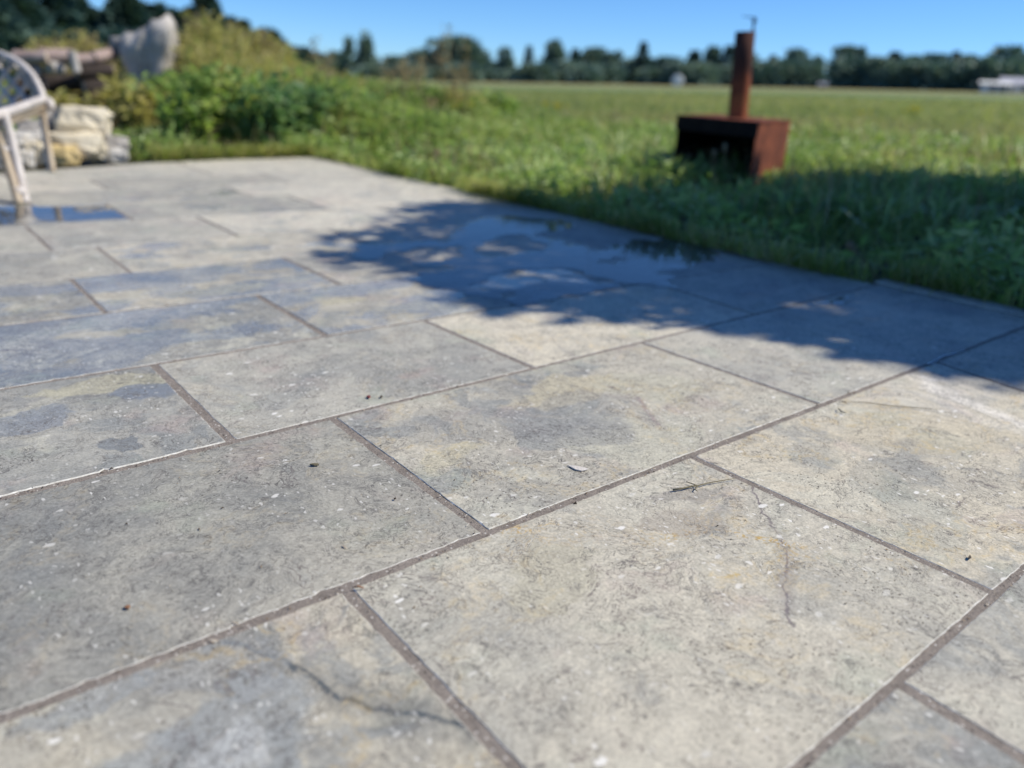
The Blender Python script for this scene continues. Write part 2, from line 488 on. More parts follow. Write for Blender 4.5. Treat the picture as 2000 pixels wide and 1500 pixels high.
PATCH_D = [((1.02, .83), .095, 1.5, -.55, (.455, .435, .35), .85), ((1.06, 1.10), .07, 2.0, .1, (.47, .42, .30), .8), ((1.25, 1.02), .085, 1.5, -.6, (.45, .425, .33), .75), ((.80, 1.06), .085, 1.9, -.5, (.25, .248, .235), .38), ((.98, 1.01), .08, 1.8, .2, (.262, .262, .25), .42), ((.70, .98), .035, 2.4, .2, (.46, .42, .30), .6), ((.93, .93), .05, 2.2, -.3, (.26, .258, .245), .6)]
VEIN_E = [([(1.86, .70), (1.793, .662), (1.777, .566), (1.75, .456), (1.73, .38)], .040, (.68, .64, .57), .85)]
PATCH_E = [((1.42, .52), .035, 3.0, -.7, (.262, .258, .232), .38), ((1.30, .46), .06, 2.0, -.2, (.265, .262, .235), .38), ((1.22, .62), .05, 1.6, .2, (.27, .275, .25), .35), ((1.20, .40), .06, 2.0, .3, (.30, .31, .27), .35), ((1.52, .56), .10, 2.0, -.6, (.47, .41, .29), .38)]
PATCH_K = [((.30, 1.60), .05, 2.6, -.1, (.43, .40, .29), .7), ((.16, 1.48), .05, 1.8, .3, (.20, .225, .26), .7), ((.36, 1.53), .045, 1.6, .4, (.18, .205, .245), .8), ((.44, 1.28), .02, 1.8, .2, (.14, .165, .19), .8), ((.25, 1.31), .02, 2.2, .2, (.15, .17, .19), .7)]
PATCH_W = [((.75, 2.22), .045, 3.2, .05, (.44, .405, .29), .85), ((.98, 2.23), .035, 2.2, .1, (.46, .42, .30), .8), ((.48, 2.22), .035, 1.2, .1, (.46, .43, .30), .8)]
PATCH_X = [((1.08, 1.80), .045, 2.6, .05, (.44, .405, .30), .7), ((1.20, 1.77), .035, 2.0, .1, (.44, .41, .30), .7), ((1.0, 1.95), .03, 2.6, .0, (.45, .415, .30), .75)]
VEIN_G = [([(1.235, 1.245), (1.25, 1.31), (1.27, 1.36), (1.30, 1.40)], .003, (.17, .155, .16), .6), ([(1.40, 1.43), (1.45, 1.51)], .004, (.2, .19, .18), .6)]
M['stone'] = make_stone("limestone")
HERO = {(4, 1): make_stone("limestone_dark_seam", VEIN_L, PATCH_L), (4, 2): make_stone("limestone_ochre_seam", VEIN_C, PATCH_C),
        (4, 3): make_stone("limestone_white_seam", VEIN_E, PATCH_E), (5, 2): make_stone("limestone_cloudy", VEIN_D, PATCH_D),
        (6, 1): make_stone("limestone_blue_swirl", [], PATCH_K), (7, 2): make_stone("limestone_tan_patches", [], PATCH_X), (8, 2): make_stone("limestone_tan_bands", [], PATCH_W),
        (6, 3): make_stone("limestone_cream", VEIN_G, [])}

bm = bmesh.new()
box(bm, (.68, 1.60, -.0308), (4.06, 6.40, .059))
patio = bm_obj("patio", bm, M['mortar'])
tag(patio, kind='structure')
# trim the mortar bed to the outline of the paving
me = patio.data
bmx = bmesh.new(); bmx.from_mesh(me)
bmesh.ops.subdivide_edges(bmx, edges=[e for e in bmx.edges if abs((e.verts[0].co - e.verts[1].co).x) > 1], cuts=18)
for v in bmx.verts:
    if v.co.y > 4: v.co.y = far_edge(v.co.x) - .008
    v.co.x = min(v.co.x, 2.70)
bmx.to_mesh(me); bmx.free()

def slab(poly, parent, mat, chip, attrs, z0=0.0, name="slab", thick=.034, step=.018):
    """poly: corners counter-clockwise starting at the near left; chip(edge index) -> typical bevel"""
    cx = sum(p[0] for p in poly) / len(poly); cy = sum(p[1] for p in poly) / len(poly)
    per = []
    for i in range(len(poly)):
        a = Vector(poly[i]); b = Vector(poly[(i + 1) % len(poly)])
        L = (b - a).length; n = max(2, int(L / step))
        nrm = Vector((-(b - a).y, (b - a).x)).normalized()
        for k in range(n):
            t = k / n
            p = a.lerp(b, t)
            s = noise.noise(Vector((p.x * 60, p.y * 60, i * 3.1))) * .0012 + noise.noise(Vector((p.x * 9, p.y * 9, 5))) * .0012
            c = chip(i) * (0.45 + 1.5 * abs(noise.noise(Vector((p.x * 120, p.y * 120, 9 + i)))) * (.4 + 1.6 * abs(noise.noise(Vector((p.x * 14, p.y * 14, 2 + i))))) + random.uniform(0, .5) + (1.6 if random.random() < .04 else 0))
            per.append((p + nrm * s, nrm, max(.0006, c), t))
    bm = bmesh.new()
    top, rim, bot = [], [], []
    n = len(per)
    for j, (p, nrm, c, t) in enumerate(per):
        pn = per[j - 1][1]
        d = (nrm + pn) if t == 0 else nrm
        top.append(bm.verts.new((p.x + d.x * c - cx, p.y + d.y * c - cy, 0)))
        rim.append(bm.verts.new((p.x - cx, p.y - cy, -c * .9)))
        bot.append(bm.verts.new((p.x - cx, p.y - cy, -thick)))
    f = bm.faces.new(top); f.material_index = 0
    for j in range(n):
        k = (j + 1) % n
        f = bm.faces.new((top[j], rim[j], rim[k], top[k])); f.material_index = 1
        f = bm.faces.new((rim[j], bot[j], bot[k], rim[k])); f.material_index = 0
    o = bm_obj(name, bm, [mat, M['edge']], parent)
    o.location = (cx, cy, z0)
    for k, v in zip(('grey', 'bright', 'warm', 'wet', 'contrast'), attrs): o[k] = float(v)
    return o

def xat(j, lo):  # joint position at the near (0) or far (1) end
    return (j if not isinstance(j, tuple) else j[lo])
for ri, (js, at) in enumerate(ROWS):
    l0, l1 = LN[ri], LN[ri + 1]
    for ci in range(len(js) - 1):
        g = .0080 if ri < 7 else .0075
        if (ri, ci) in ((4, 2), (6, 2)): gl = .0088
        else: gl = g * random.uniform(.75, 1.1)
        gr = g * random.uniform(.75, 1.1) if not (ri == 4 and ci == 1) else .006
        if (ri, ci) == (6, 1): gr = .0088
        last = ci == len(js) - 2
        xl0, xl1 = xat(js[ci], 0) + gl, xat(js[ci], 1) + gl
        xr0, xr1 = xat(js[ci + 1], 0) - (0 if last else gr), xat(js[ci + 1], 1) - (0 if last else gr)
        gb = .0068 if ri in (4, 5, 6) else .0050
        poly = [(xl0, l0(xl0) + gb), (xr0, l0(xr0) + gb), (xr1, l1(xr1) - gb), (xl1, l1(xl1) - gb)]
        if l1 is far_edge:
            mids = [x for x in (1.489, 2.0, .592) if xl1 + .05 < x < xr1 - .05]
            poly = poly[:3] + [(x, far_edge(x)) for x in sorted(mids, reverse=True)] + poly[3:]
        a = at[ci] if ci < len(at) and at[ci] else (random.uniform(.35, .6), random.uniform(.97, 1.05), random.uniform(.3, .6), random.uniform(0, .15), .5)
        chips = {0: .0010, 1: .0010, 2: .0007, 3: .0008}
        if (ri, ci) in ((6, 1), (7, 1), (5, 1)): chips[0] = .0028
        slab(poly, patio, HERO.get((ri, ci), M['stone']), lambda i: chips.get(i, .001), a, random.uniform(-.0006, .0006), step=.009 if 3 <= ri <= 7 else .02)
# narrow edging strips along the right side, near the camera
for y0, y1 in ((1.29, .76), (.75, .15), (.14, -.6), (-.61, -1.55)):
    slab([(2.738, y1), (2.815, y1), (2.815, y0), (2.738, y0)], patio, M['stone'], lambda i: .002, (.45, .95, .4, 0, .3), .004, "edging_strip")

# ------------------------------------------------------------------ puddles
def make_water(clear=(.50, .52, .54), name="thin_water"):
    T = NT(name)
    fr = T.n("Fresnel"); T.set(fr.inputs[0], T.lin(T.n("NewGeometry").outputs['Backfacing'], 0, 1, 1.50, 1 / 1.50))   # the same film seen from below
    P = geo_pos(T)
    nrm = T.bump(T.noise(P, 9, 2, .5), .03, .01)
    T.set(fr.inputs['Normal'], nrm)
    tr = T.n("BsdfTransparent"); tr.inputs[0].default_value = (*clear, 1)
    gl = T.n("BsdfGlossy"); gl.inputs['Roughness'].default_value = .015; T.set(gl.inputs['Normal'], nrm)
    mx = T.n("MixShader"); T.set(mx.inputs[0], fr); T.set(mx.inputs[1], tr.outputs[0]); T.set(mx.inputs[2], gl.outputs[0])
    return T.finish(mx)
M['water'] = make_water(); M['film'] = make_water((.62, .63, .65), "water_film")

def inside_dist(p, poly):
    """signed distance, positive inside"""
    d = 1e9; ins = False; n = len(poly)
    for i in range(n):
        a = poly[i]; b = poly[(i + 1) % n]
        ex, ey = b[0] - a[0], b[1] - a[1]; wx, wy = p[0] - a[0], p[1] - a[1]
        t = max(0, min(1, (wx * ex + wy * ey) / (ex * ex + ey * ey + 1e-12)))
        d = min(d, (wx - ex * t) ** 2 + (wy - ey * t) ** 2)
        if (a[1] > p[1]) != (b[1] > p[1]) and p[0] < (b[0] - a[0]) * (p[1] - a[1]) / (b[1] - a[1]) + a[0]: ins = not ins
    d = math.sqrt(d)
    return d if ins else -d

def puddle(outer, holes, step=.016, z=.0024, wob=.02, mat='water'):
    outer = [patio_pt(*q)[:2] for q in outer]; holes = [[patio_pt(*q)[:2] for q in h] for h in holes]
    xs = [p[0] for p in outer]; ys = [p[1] for p in outer]
    x0, y0 = min(xs) - .05, min(ys) - .05
    nx = int((max(xs) + .05 - x0) / step) + 1; ny = int((max(ys) + .05 - y0) / step) + 1
    F = np.zeros((nx, ny))
    for i in range(nx):
        for j in range(ny):
            p = (x0 + i * step, y0 + j * step)
            f = inside_dist(p, outer) - .006
            for h in holes: f = min(f, -inside_dist(p, h))
            F[i, j] = f + wob * noise.noise(Vector((p[0] * 11, p[1] * 11, 3))) + wob * .5 * noise.noise(Vector((p[0] * 27, p[1] * 27, 6)))
    bm = bmesh.new(); cache = {}
    def vert(key, co):
        if key not in cache: cache[key] = bm.verts.new((co[0], co[1], z))
        return cache[key]
    for i in range(nx - 1):
        for j in range(ny - 1):
            cs = [(i, j), (i + 1, j), (i + 1, j + 1), (i, j + 1)]
            loop = []
            for k in range(4):
                a = cs[k]; b = cs[(k + 1) % 4]; fa, fb = F[a], F[b]
                pa = (x0 + a[0] * step, y0 + a[1] * step); pb = (x0 + b[0] * step, y0 + b[1] * step)
                if fa > 0: loop.append(vert(a, pa))
                if (fa > 0) != (fb > 0):
                    t = fa / (fa - fb)
                    loop.append(vert((min(a, b), max(a, b)), (pa[0] + (pb[0] - pa[0]) * t, pa[1] + (pb[1] - pa[1]) * t)))
            if len(loop) >= 3:
                try: bm.faces.new(loop)
                except ValueError: pass
    for v in bm.verts:
        if v.is_boundary: v.co.z -= .0006
    o = bm_obj("puddle", bm, M[mat])
    tag(o, kind='structure')
    return o
puddle([(690, 500), (700, 478), (800, 474), (860, 468), (885, 445), (930, 425), (990, 420), (1060, 428), (1120, 432), (1125, 446), (1060, 456), (1052, 462), (1090, 470), (1130, 480), (1165, 487), (1240, 472), (1300, 466), (1370, 474), (1400, 500),
        (1370, 522), (1330, 532), (1298, 548), (1335, 566), (1290, 562), (1240, 552), (1180, 566), (1130, 580), (1060, 592), (1010, 596), (1000, 574), (950, 584), (890, 572), (830, 562), (790, 540), (880, 524), (780, 512)],
       [[(915, 560), (940, 545), (1000, 530), (1060, 525), (1120, 528), (1165, 540), (1190, 550), (1150, 555), (1100, 545), (1060, 548), (1010, 560), (960, 565)],
        [(930, 490), (960, 465), (1010, 458), (1050, 470), (1070, 484), (1050, 492), (1000, 500), (930, 508)],
        [(740, 505), (800, 488), (900, 482), (915, 500), (830, 512)],
        [(1175, 512), (1195, 503), (1225, 508), (1200, 516)], [(1290, 535), (1330, 525), (1390, 525), (1320, 540)]], wob=.055)
puddle([(-60, 402), (60, 402), (120, 404), (222, 403), (250, 426), (140, 433), (0, 441), (-60, 445)], [[(20, 436), (60, 420), (90, 436)]], wob=.016, mat='film')
puddle([(1580, 592), (1630, 582), (1672, 574), (1690, 578), (1650, 590), (1655, 597), (1600, 598)], [], wob=.012)
puddle([(1800, 712), (1830, 694), (1890, 680), (1888, 688), (1850, 700), (1822, 716)], [], step=.006, wob=.004)

# ------------------------------------------------------------------ foliage materials
def leaf_mat(name, stops, trans=.3, rough=.5, spec=.35, scale=.6, up=0.0):
    T = NT(name)
    isl = T.n("NewGeometry").outputs['Random Per Island']
    P = geo_pos(T)
    n = T.noise(P, scale, 3, .6)
    f = T.math('ADD', T.math('MULTIPLY', isl, .7), T.math('SUBTRACT', T.math('MULTIPLY', n, 1.3), .50), clamp=True)
    col = T.ramp(f, stops)
    nrm = T.vm('NORMALIZE', T.vm('ADD', T.n('NewGeometry').outputs['Normal'], (0, 0, up))) if up else None
    pb = T.bsdf(col, rough, spec, nrm)
    tl = T.n("BsdfTranslucent"); T.set(tl.inputs[0], T.mix(1.0, col, (1.25, 1.3, .8), 'MULTIPLY'))
    mx = T.n("MixShader"); mx.inputs[0].default_value = trans
    T.set(mx.inputs[1], pb.outputs[0]); T.set(mx.inputs[2], tl.outputs[0])
    return T.finish(mx)
M['grass'] = leaf_mat("meadow_grass", [(0, (.10, .175, .03)), (.28, (.23, .31, .07)), (.55, (.38, .42, .13)), (.78, (.54, .49, .23)), (1, (.68, .58, .38))], .5, .5, .3, .8, 1.1)
M['fargrass'] = leaf_mat("far_meadow_grass", [(0, (.17, .23, .075)), (.4, (.26, .31, .115)), (.75, (.36, .36, .165)), (1, (.50, .42, .23))], .5, .55, .2, .12, 1.1)
M['broad'] = leaf_mat("broad_leaf", [(0, (.16, .26, .06)), (.5, (.30, .42, .12)), (1, (.52, .56, .26))], .4, .42, .5, 1.0, .7)
M['weed_green'] = leaf_mat("weed_leaf", [(0, (.12, .21, .05)), (.5, (.25, .37, .095)), (1, (.44, .49, .18))], .5, .45, .35, 1.2, 1.0)
M['weed_dark'] = leaf_mat("dark_weed_leaf", [(0, (.065, .15, .065)), (.5, (.14, .26, .10)), (1, (.26, .36, .15))], .45, .45, .35, 1.2, .8)
M['weed_olive'] = leaf_mat("olive_weed_leaf", [(0, (.22, .22, .06)), (.5, (.40, .37, .12)), (1, (.56, .49, .23))], .5, .55, .3, 1.2, 1.0)
M['straw'] = leaf_mat("dry_seed_head", [(0, (.20, .155, .085)), (.5, (.29, .22, .13)), (1, (.52, .43, .28))], .4, .7, .2, 2, .6)
M['yellow'] = leaf_mat("yellow_petal", [(0, (.50, .36, .02)), (1, (.75, .58, .05))], .3, .6, .2, 2)
M['conifer'] = leaf_mat("spruce_needles", [(0, (.03, .070, .062)), (.5, (.050, .098, .084)), (1, (.085, .14, .10))], .15, .6, .2, .15)
M['hazedtree'] = leaf_mat("hazed_far_tree_leaf", [(0, (.08, .15, .135)), (.5, (.125, .20, .165)), (1, (.19, .26, .18))], .15, .6, .2, .15, .5)  # leaf colours lifted and blued: distance haze is painted into them
M['shade_leaf'] = leaf_mat("shade_tree_leaf", [(0, (.03, .07, .02)), (.5, (.05, .10, .03)), (1, (.08, .13, .04))], .2, .45, .3, .6)

def simple(name, stops, scale, rough=.8, spec=.3, bump=.4, bd=.01, detail=6, stretch=None):
    T = NT(name)
    tc = T.n("TexCoord").outputs['Object']
    P = T.vm('MULTIPLY', tc, stretch) if stretch else tc
    n = T.noise(P, scale, detail, .65, .3)
    return T.finish(T.bsdf(T.ramp(n, stops), rough, spec, T.bump(n, bump, bd)))
M['stem'] = simple("plant_stem", [(.3, (.08, .10, .035)), (.7, (.17, .15, .07))], 8)
M['bark'] = simple("tree_bark", [(.3, (.05, .04, .032)), (.7, (.13, .105, .085))], 6, stretch=(3, 3, .6))

# ------------------------------------------------------------------ grass
def blades(base, h, wd, lean, mat, name, label_kind='stuff', seg=2):
    """base (n,3); h, wd (n,); lean (n,2) horizontal tip offset as a fraction of height"""
    n = len(base)
    ang = rng.uniform(0, 2 * np.pi, n)
    sx, sy = np.cos(ang) * wd / 2, np.sin(ang) * wd / 2
    tip = base.copy(); tip[:, 0] += lean[:, 0] * h; tip[:, 1] += lean[:, 1] * h; tip[:, 2] += h * (1 - .35 * np.hypot(lean[:, 0], lean[:, 1]))
    mid = base.copy(); mid[:, 0] += lean[:, 0] * h * .28; mid[:, 1] += lean[:, 1] * h * .28; mid[:, 2] += h * .58
    V = np.empty((n, 5, 3))
    V[:, 0] = base; V[:, 0, 0] -= sx; V[:, 0, 1] -= sy
    V[:, 1] = base; V[:, 1, 0] += sx; V[:, 1, 1] += sy
    V[:, 2] = mid; V[:, 2, 0] += sx * .8; V[:, 2, 1] += sy * .8
    V[:, 3] = mid; V[:, 3, 0] -= sx * .8; V[:, 3, 1] -= sy * .8
    V[:, 4] = tip
    o = np.arange(n)[:, None] * 5
    T = np.concatenate([o + np.array([0, 1, 2]), o + np.array([0, 2, 3]), o + np.array([3, 2, 4])])
    ob = arr_mesh(name, V.reshape(-1, 3), T, mat)
    return tag(ob, kind=label_kind)

def sector(n, r0, r1, a0, a1, pw=1.0):
    """points by bearing (degrees from +Y towards +X)"""
    r = np.sqrt(r0 ** 2 + (r1 ** 2 - r0 ** 2) * rng.random(n) ** pw)
    a = np.radians(rng.uniform(a0, a1, n))
    return np.sin(a) * r, np.cos(a) * r
def off_patio(x, y, marg=0.0):
    fe = np.interp(x, [-1.3, 0, .592, 1.489, 2.0, 2.75], [4.80, 4.93, 5.117, 5.48, 5.585, 5.64])
    edge = np.where(y > 1.3, 2.67, 2.82)
    return (x > edge + marg) | (y > fe + marg) | (x < -1.42) | (y < -1.66)
VN = np.vectorize(lambda x, y: noise.noise(Vector((x, y, 0.7))))

STOVE = Vector((4.62, 3.42, 0))
def grass_near():
    x, y = sector(82000, 2.6, 9.5, -14, 92)
    k = off_patio(x, y, .005); x, y = x[k], y[k]
    k = ~((np.degrees(np.arctan2(x, y)) < 15.5) & (np.hypot(x, y) < 6.0)); x, y = x[k], y[k]
    cl = VN(x * 1.4, y * 1.4); cl2 = VN(x * 4.3 + 9, y * 4.3)
    k = rng.random(len(x)) < (.58 + .85 * cl2); x, y, cl, cl2 = x[k], y[k], cl[k], cl2[k]
    d = np.minimum(np.where(x > 2.6, x - 2.72, 9), np.where(y > 4.9, y - 5.3, 9))
    h = (.085 + .085 * rng.random(len(x)) + .045 * cl) * (.48 + .52 * np.clip(np.abs(d) / .5, 0, 1))
    # shorter inside the stove footprint
    ds = np.hypot(x - STOVE.x - .2, y - STOVE.y); h = np.where(ds < .35, h * .55, np.where(ds < 1.0, h * 1.1, h))
    h = np.maximum(h, .045) * (1 + 1.9 * np.clip(VN(x * 2.1 + 30, y * 2.1) - .06, 0, 1))
    lean = rng.normal(0, .60, (len(x), 2)) + np.stack([cl2, cl], 1) * 1.0
    base = np.stack([x, y, zt_np(x, y)], 1)
    blades(base, h, rng.uniform(.004, .012, len(x)), lean, M['grass'], "meadow_grass")
    # broad, glossy weed leaves in the sunlit strip
    n = 17000
    x, y = sector(n, 4.2, 9.5, 38, 82); k = off_patio(x, y, .35) ; x, y = x[k], y[k]
    k = rng.random(len(x)) < np.clip(.35 + 1.3 * VN(x * .9 + 3, y * .9), 0, 1); x, y = x[k], y[k]
    base = np.stack([x, y, zt_np(x, y) + .02], 1)
    blades(base, rng.uniform(.10, .26, len(x)), rng.uniform(.014, .030, len(x)), rng.normal(0, .8, (len(x), 2)), M['broad'], "broad_leaf_ground_cover")
def leafy_cover():
    # low leafy weeds mixed through the grass
    x, y = sector(120000, 2.7, 9.8, -6, 90)
    k = off_patio(x, y, .01) & ~((np.degrees(np.arctan2(x, y)) < 15.5) & (np.hypot(x, y) < 6.0)); x, y = x[k], y[k]
    c1 = VN(x * 1.7 + 12, y * 1.7); c2 = VN(x * 5 + 31, y * 5)
    k = rng.random(len(x)) < np.clip(.42 + .8 * c1 + .5 * c2, .03, 1); x, y, c1, c2 = x[k], y[k], c1[k], c2[k]
    hm = np.clip(.13 + .16 * c1 + .10 * c2, .04, .30)
    ds = np.hypot(x - STOVE.x - .2, y - STOVE.y); hm = np.where(ds < .4, hm * .5, np.where(ds < 1.0, hm * .9, hm))
    n = len(x)
    C = np.stack([x, y, zt_np(x, y) + hm * rng.random(n) ** .6], 1)
    D = np.stack([rng.normal(0, 1, n), rng.normal(0, 1, n), rng.normal(.1, .45, n)], 1)
    V, T = leaves_mesh(C, D, rng.uniform(.03, .10, n), rng.uniform(.012, .036, n))
    broad_sel = c1 > .12  # clump noise picks which leaves take the paler broad-leaf material
    ti = np.repeat(broad_sel, 1)
    tag(arr_mesh("leafy_ground_cover", V, T, [M['weed_green'], M['broad']], mat_idx=np.concatenate([ti, ti]).astype(int)), kind='stuff')
def edge_fringe():
    # blades and dead stems flopping over the edge of the paving
    n = 9000
    y = rng.uniform(.2, 5.6, n); x = np.where(y > 1.3, 2.68, 2.83) + rng.uniform(0, .09, n)
    x2 = rng.uniform(1.5, 2.7, 1500); y2 = np.interp(x2, [-1.3, 0, .592, 1.489, 2.0, 2.75], [4.80, 4.93, 5.117, 5.48, 5.585, 5.64]) + rng.uniform(.01, .10, 1500)
    k = rng.random(n) < .35 + VN(x * 3, y * 3); x, y = x[k], y[k]
    ln = np.concatenate([np.stack([rng.normal(-.75, .4, len(x)), rng.normal(0, .5, len(x))], 1), np.stack([rng.normal(0, .5, 1500), rng.normal(-.6, .4, 1500)], 1)])
    x = np.concatenate([x, x2]); y = np.concatenate([y, y2])
    base = np.stack([x, y, np.full(len(x), -.02)], 1)
    blades(base, rng.uniform(.06, .19, len(x)), rng.uniform(.004, .010, len(x)), ln, M['grass'], "edge_grass")
def rank_weeds():
    """the leggy green growth between the bank and the open field, too tangled to count"""
    n = 46000
    px = rng.uniform(540, 1180, n); r = np.sqrt(rng.uniform(6.4 ** 2, 11.5 ** 2, n))
    az = np.array([az_of(p)[:] for p in np.linspace(500, 1200, 71)])
    i = (px - 500) / 10; i0 = i.astype(int); f = (i - i0)[:, None]
    a = az[i0] * (1 - f) + az[i0 + 1] * f
    x, y = a[:, 0] * r, a[:, 1] * r
    k = off_patio(x, y, .18); x, y, px, r = x[k], y[k], px[k], r[k]
    cl = VN(x * 1.1 + 5, y * 1.1)
    hm = np.interp(px, [540, 640, 760, 900, 1050, 1180], [.50, .52, .46, .38, .30, .12]) * np.clip((r - 5.9) / 1.6, .25, 1) * (.75 + .9 * cl)
    hm = np.maximum(hm, .08)
    k = rng.random(len(x)) < .55 + .8 * cl; x, y, hm = x[k], y[k], hm[k]
    z0 = zt_np(x, y)
    t = rng.random(len(x)) ** .7
    C = np.stack([x + rng.normal(0, .03, len(x)), y + rng.normal(0, .03, len(x)), z0 + hm * t], 1)
    D = np.stack([rng.normal(0, 1, len(x)), rng.normal(0, 1, len(x)), rng.normal(.25, .6, len(x))], 1)
    V, T = leaves_mesh(C, D, rng.uniform(.04, .11, len(x)), rng.uniform(.012, .035, len(x)))
    tag(arr_mesh("rank_weeds", V, T, M['weed_green']), kind='stuff')
    k = rng.random(len(x)) < .22
    base = np.stack([x[k], y[k], z0[k]], 1)
    blades(base, hm[k] * rng.uniform(.9, 1.5, k.sum()), rng.uniform(.004, .009, k.sum()), rng.normal(0, .25, (k.sum(), 2)), M['grass'], "rank_grass")
def dry_stems():
    x, y = sector(9000, 3.2, 12, -5, 84); k = off_patio(x, y, .05); x, y = x[k], y[k]
    k = rng.random(len(x)) < .35 + 1.2 * VN(x * 1.1 + 50, y * 1.1); x, y = x[k], y[k]
    base = np.stack([x, y, zt_np(x, y)], 1)
    blades(base, rng.uniform(.18, .40, len(x)), rng.uniform(.004, .010, len(x)), rng.normal(0, .30, (len(x), 2)), M['straw'], "dry_grass_stems")
def grass_mid():
    x, y = sector(120000, 9.3, 34, -8, 80, 1.35)
    cl = VN(x * .35, y * .35)
    h = .16 + .12 * rng.random(len(x)) + .07 * cl
    base = np.stack([x, y, zt_np(x, y)], 1)
    blades(base, h, rng.uniform(.010, .024, len(x)) * (1 + np.hypot(x, y) / 30), rng.normal(0, .4, (len(x), 2)), M['fargrass'], "field_grass")
grass_near(); grass_mid(); edge_fringe(); dry_stems()

# ------------------------------------------------------------------ leafy plants
def leaves_mesh(C, D, L, W, fold=.25):
    """diamond leaves folded along the midrib. C centres of the base, D unit directions, L, W arrays"""
    n = len(C)
    D = D / np.linalg.norm(D, axis=1, keepdims=True)
    R = rng.normal(size=(n, 3)); S = np.cross(D, R); S /= np.linalg.norm(S, axis=1, keepdims=True) + 1e-9
    N = np.cross(S, D)
    V = np.empty((n, 4, 3))
    V[:, 0] = C
    V[:, 1] = C + D * (L * .45)[:, None] + S * (W / 2)[:, None] + N * (W * fold)[:, None]
    V[:, 2] = C + D * L[:, None]
    V[:, 3] = C + D * (L * .45)[:, None] - S * (W / 2)[:, None] + N * (W * fold)[:, None]
    o = np.arange(n)[:, None] * 4
    T = np.concatenate([o + np.array([0, 1, 2]), o + np.array([0, 2, 3])])
    return V.reshape(-1, 3), T

rank_weeds(); leafy_cover()
def loose_bank():
    """the tangle of thin wild stems and leaves that makes up the bank behind the patio"""
    n = 70000
    px = rng.uniform(285, 740, n); r = rng.uniform(7.0, 10.8, n)
    P = np.linspace(240, 760, 53)
    az = np.array([az_of(p)[:] for p in P])
    def slope(p, q):
        d = sight(p, q); return d.z / math.hypot(d.x, d.y)
    tops = np.interp(P, [240, 300, 350, 400, 460, 520, 565, 610, 660, 720, 760], [190, 165, 95, 32, 36, 60, 100, 130, 148, 156, 160])
    sl = np.array([slope(p, q) for p, q in zip(P, tops)])
    i = (px - 240) / 10; i0 = i.astype(int); f = (i - i0)
    a = az[i0] * (1 - f)[:, None] + az[i0 + 1] * f[:, None]
    x, y = a[:, 0] * r, a[:, 1] * r
    z0 = zt_np(x, y)
    hm = .6 + np.interp(px, P, sl) * r - z0
    cl = VN(x * 1.6 + 3, y * 1.6); clump = VN(px / 22, r * 2.0)
    hm = np.maximum(.12, hm * (.80 + .30 * clump + .22 * cl) * np.clip((r - 5.9) / 2.6, .2, 1))
    k = rng.random(n) < .6 + .7 * clump
    x, y, z0, hm, px = x[k], y[k], z0[k], hm[k], px[k]; n = len(x)
    t = rng.random(n) ** .62
    C = np.stack([x + rng.normal(0, .05, n), y + rng.normal(0, .05, n), z0 + hm * t], 1)
    D = np.stack([rng.normal(0, .8, n), rng.normal(0, .8, n), rng.normal(.45, .6, n)], 1)
    L = rng.uniform(.04, .15, n); W = rng.uniform(.008, .026, n)
    up = rng.random(n) < np.clip(t * 1.5 - .45 + (430 - px) / 500, .05, .95)
    for sel, mt, nm in ((up, 'weed_olive', "wild_olive_growth"), (~up, 'weed_green', "wild_green_growth")):
        V, T = leaves_mesh(C[sel], D[sel], L[sel], W[sel])
        tag(arr_mesh(nm, V, T, M[mt]), kind='stuff')
    k = rng.random(n) < .10
    base = np.stack([x[k], y[k], z0[k]], 1)
    blades(base, hm[k] * rng.uniform(.9, 1.2, k.sum()), rng.uniform(.006, .012, k.sum()), rng.normal(0, .16, (k.sum(), 2)), M['straw'], "wild_dry_stems")
loose_bank()

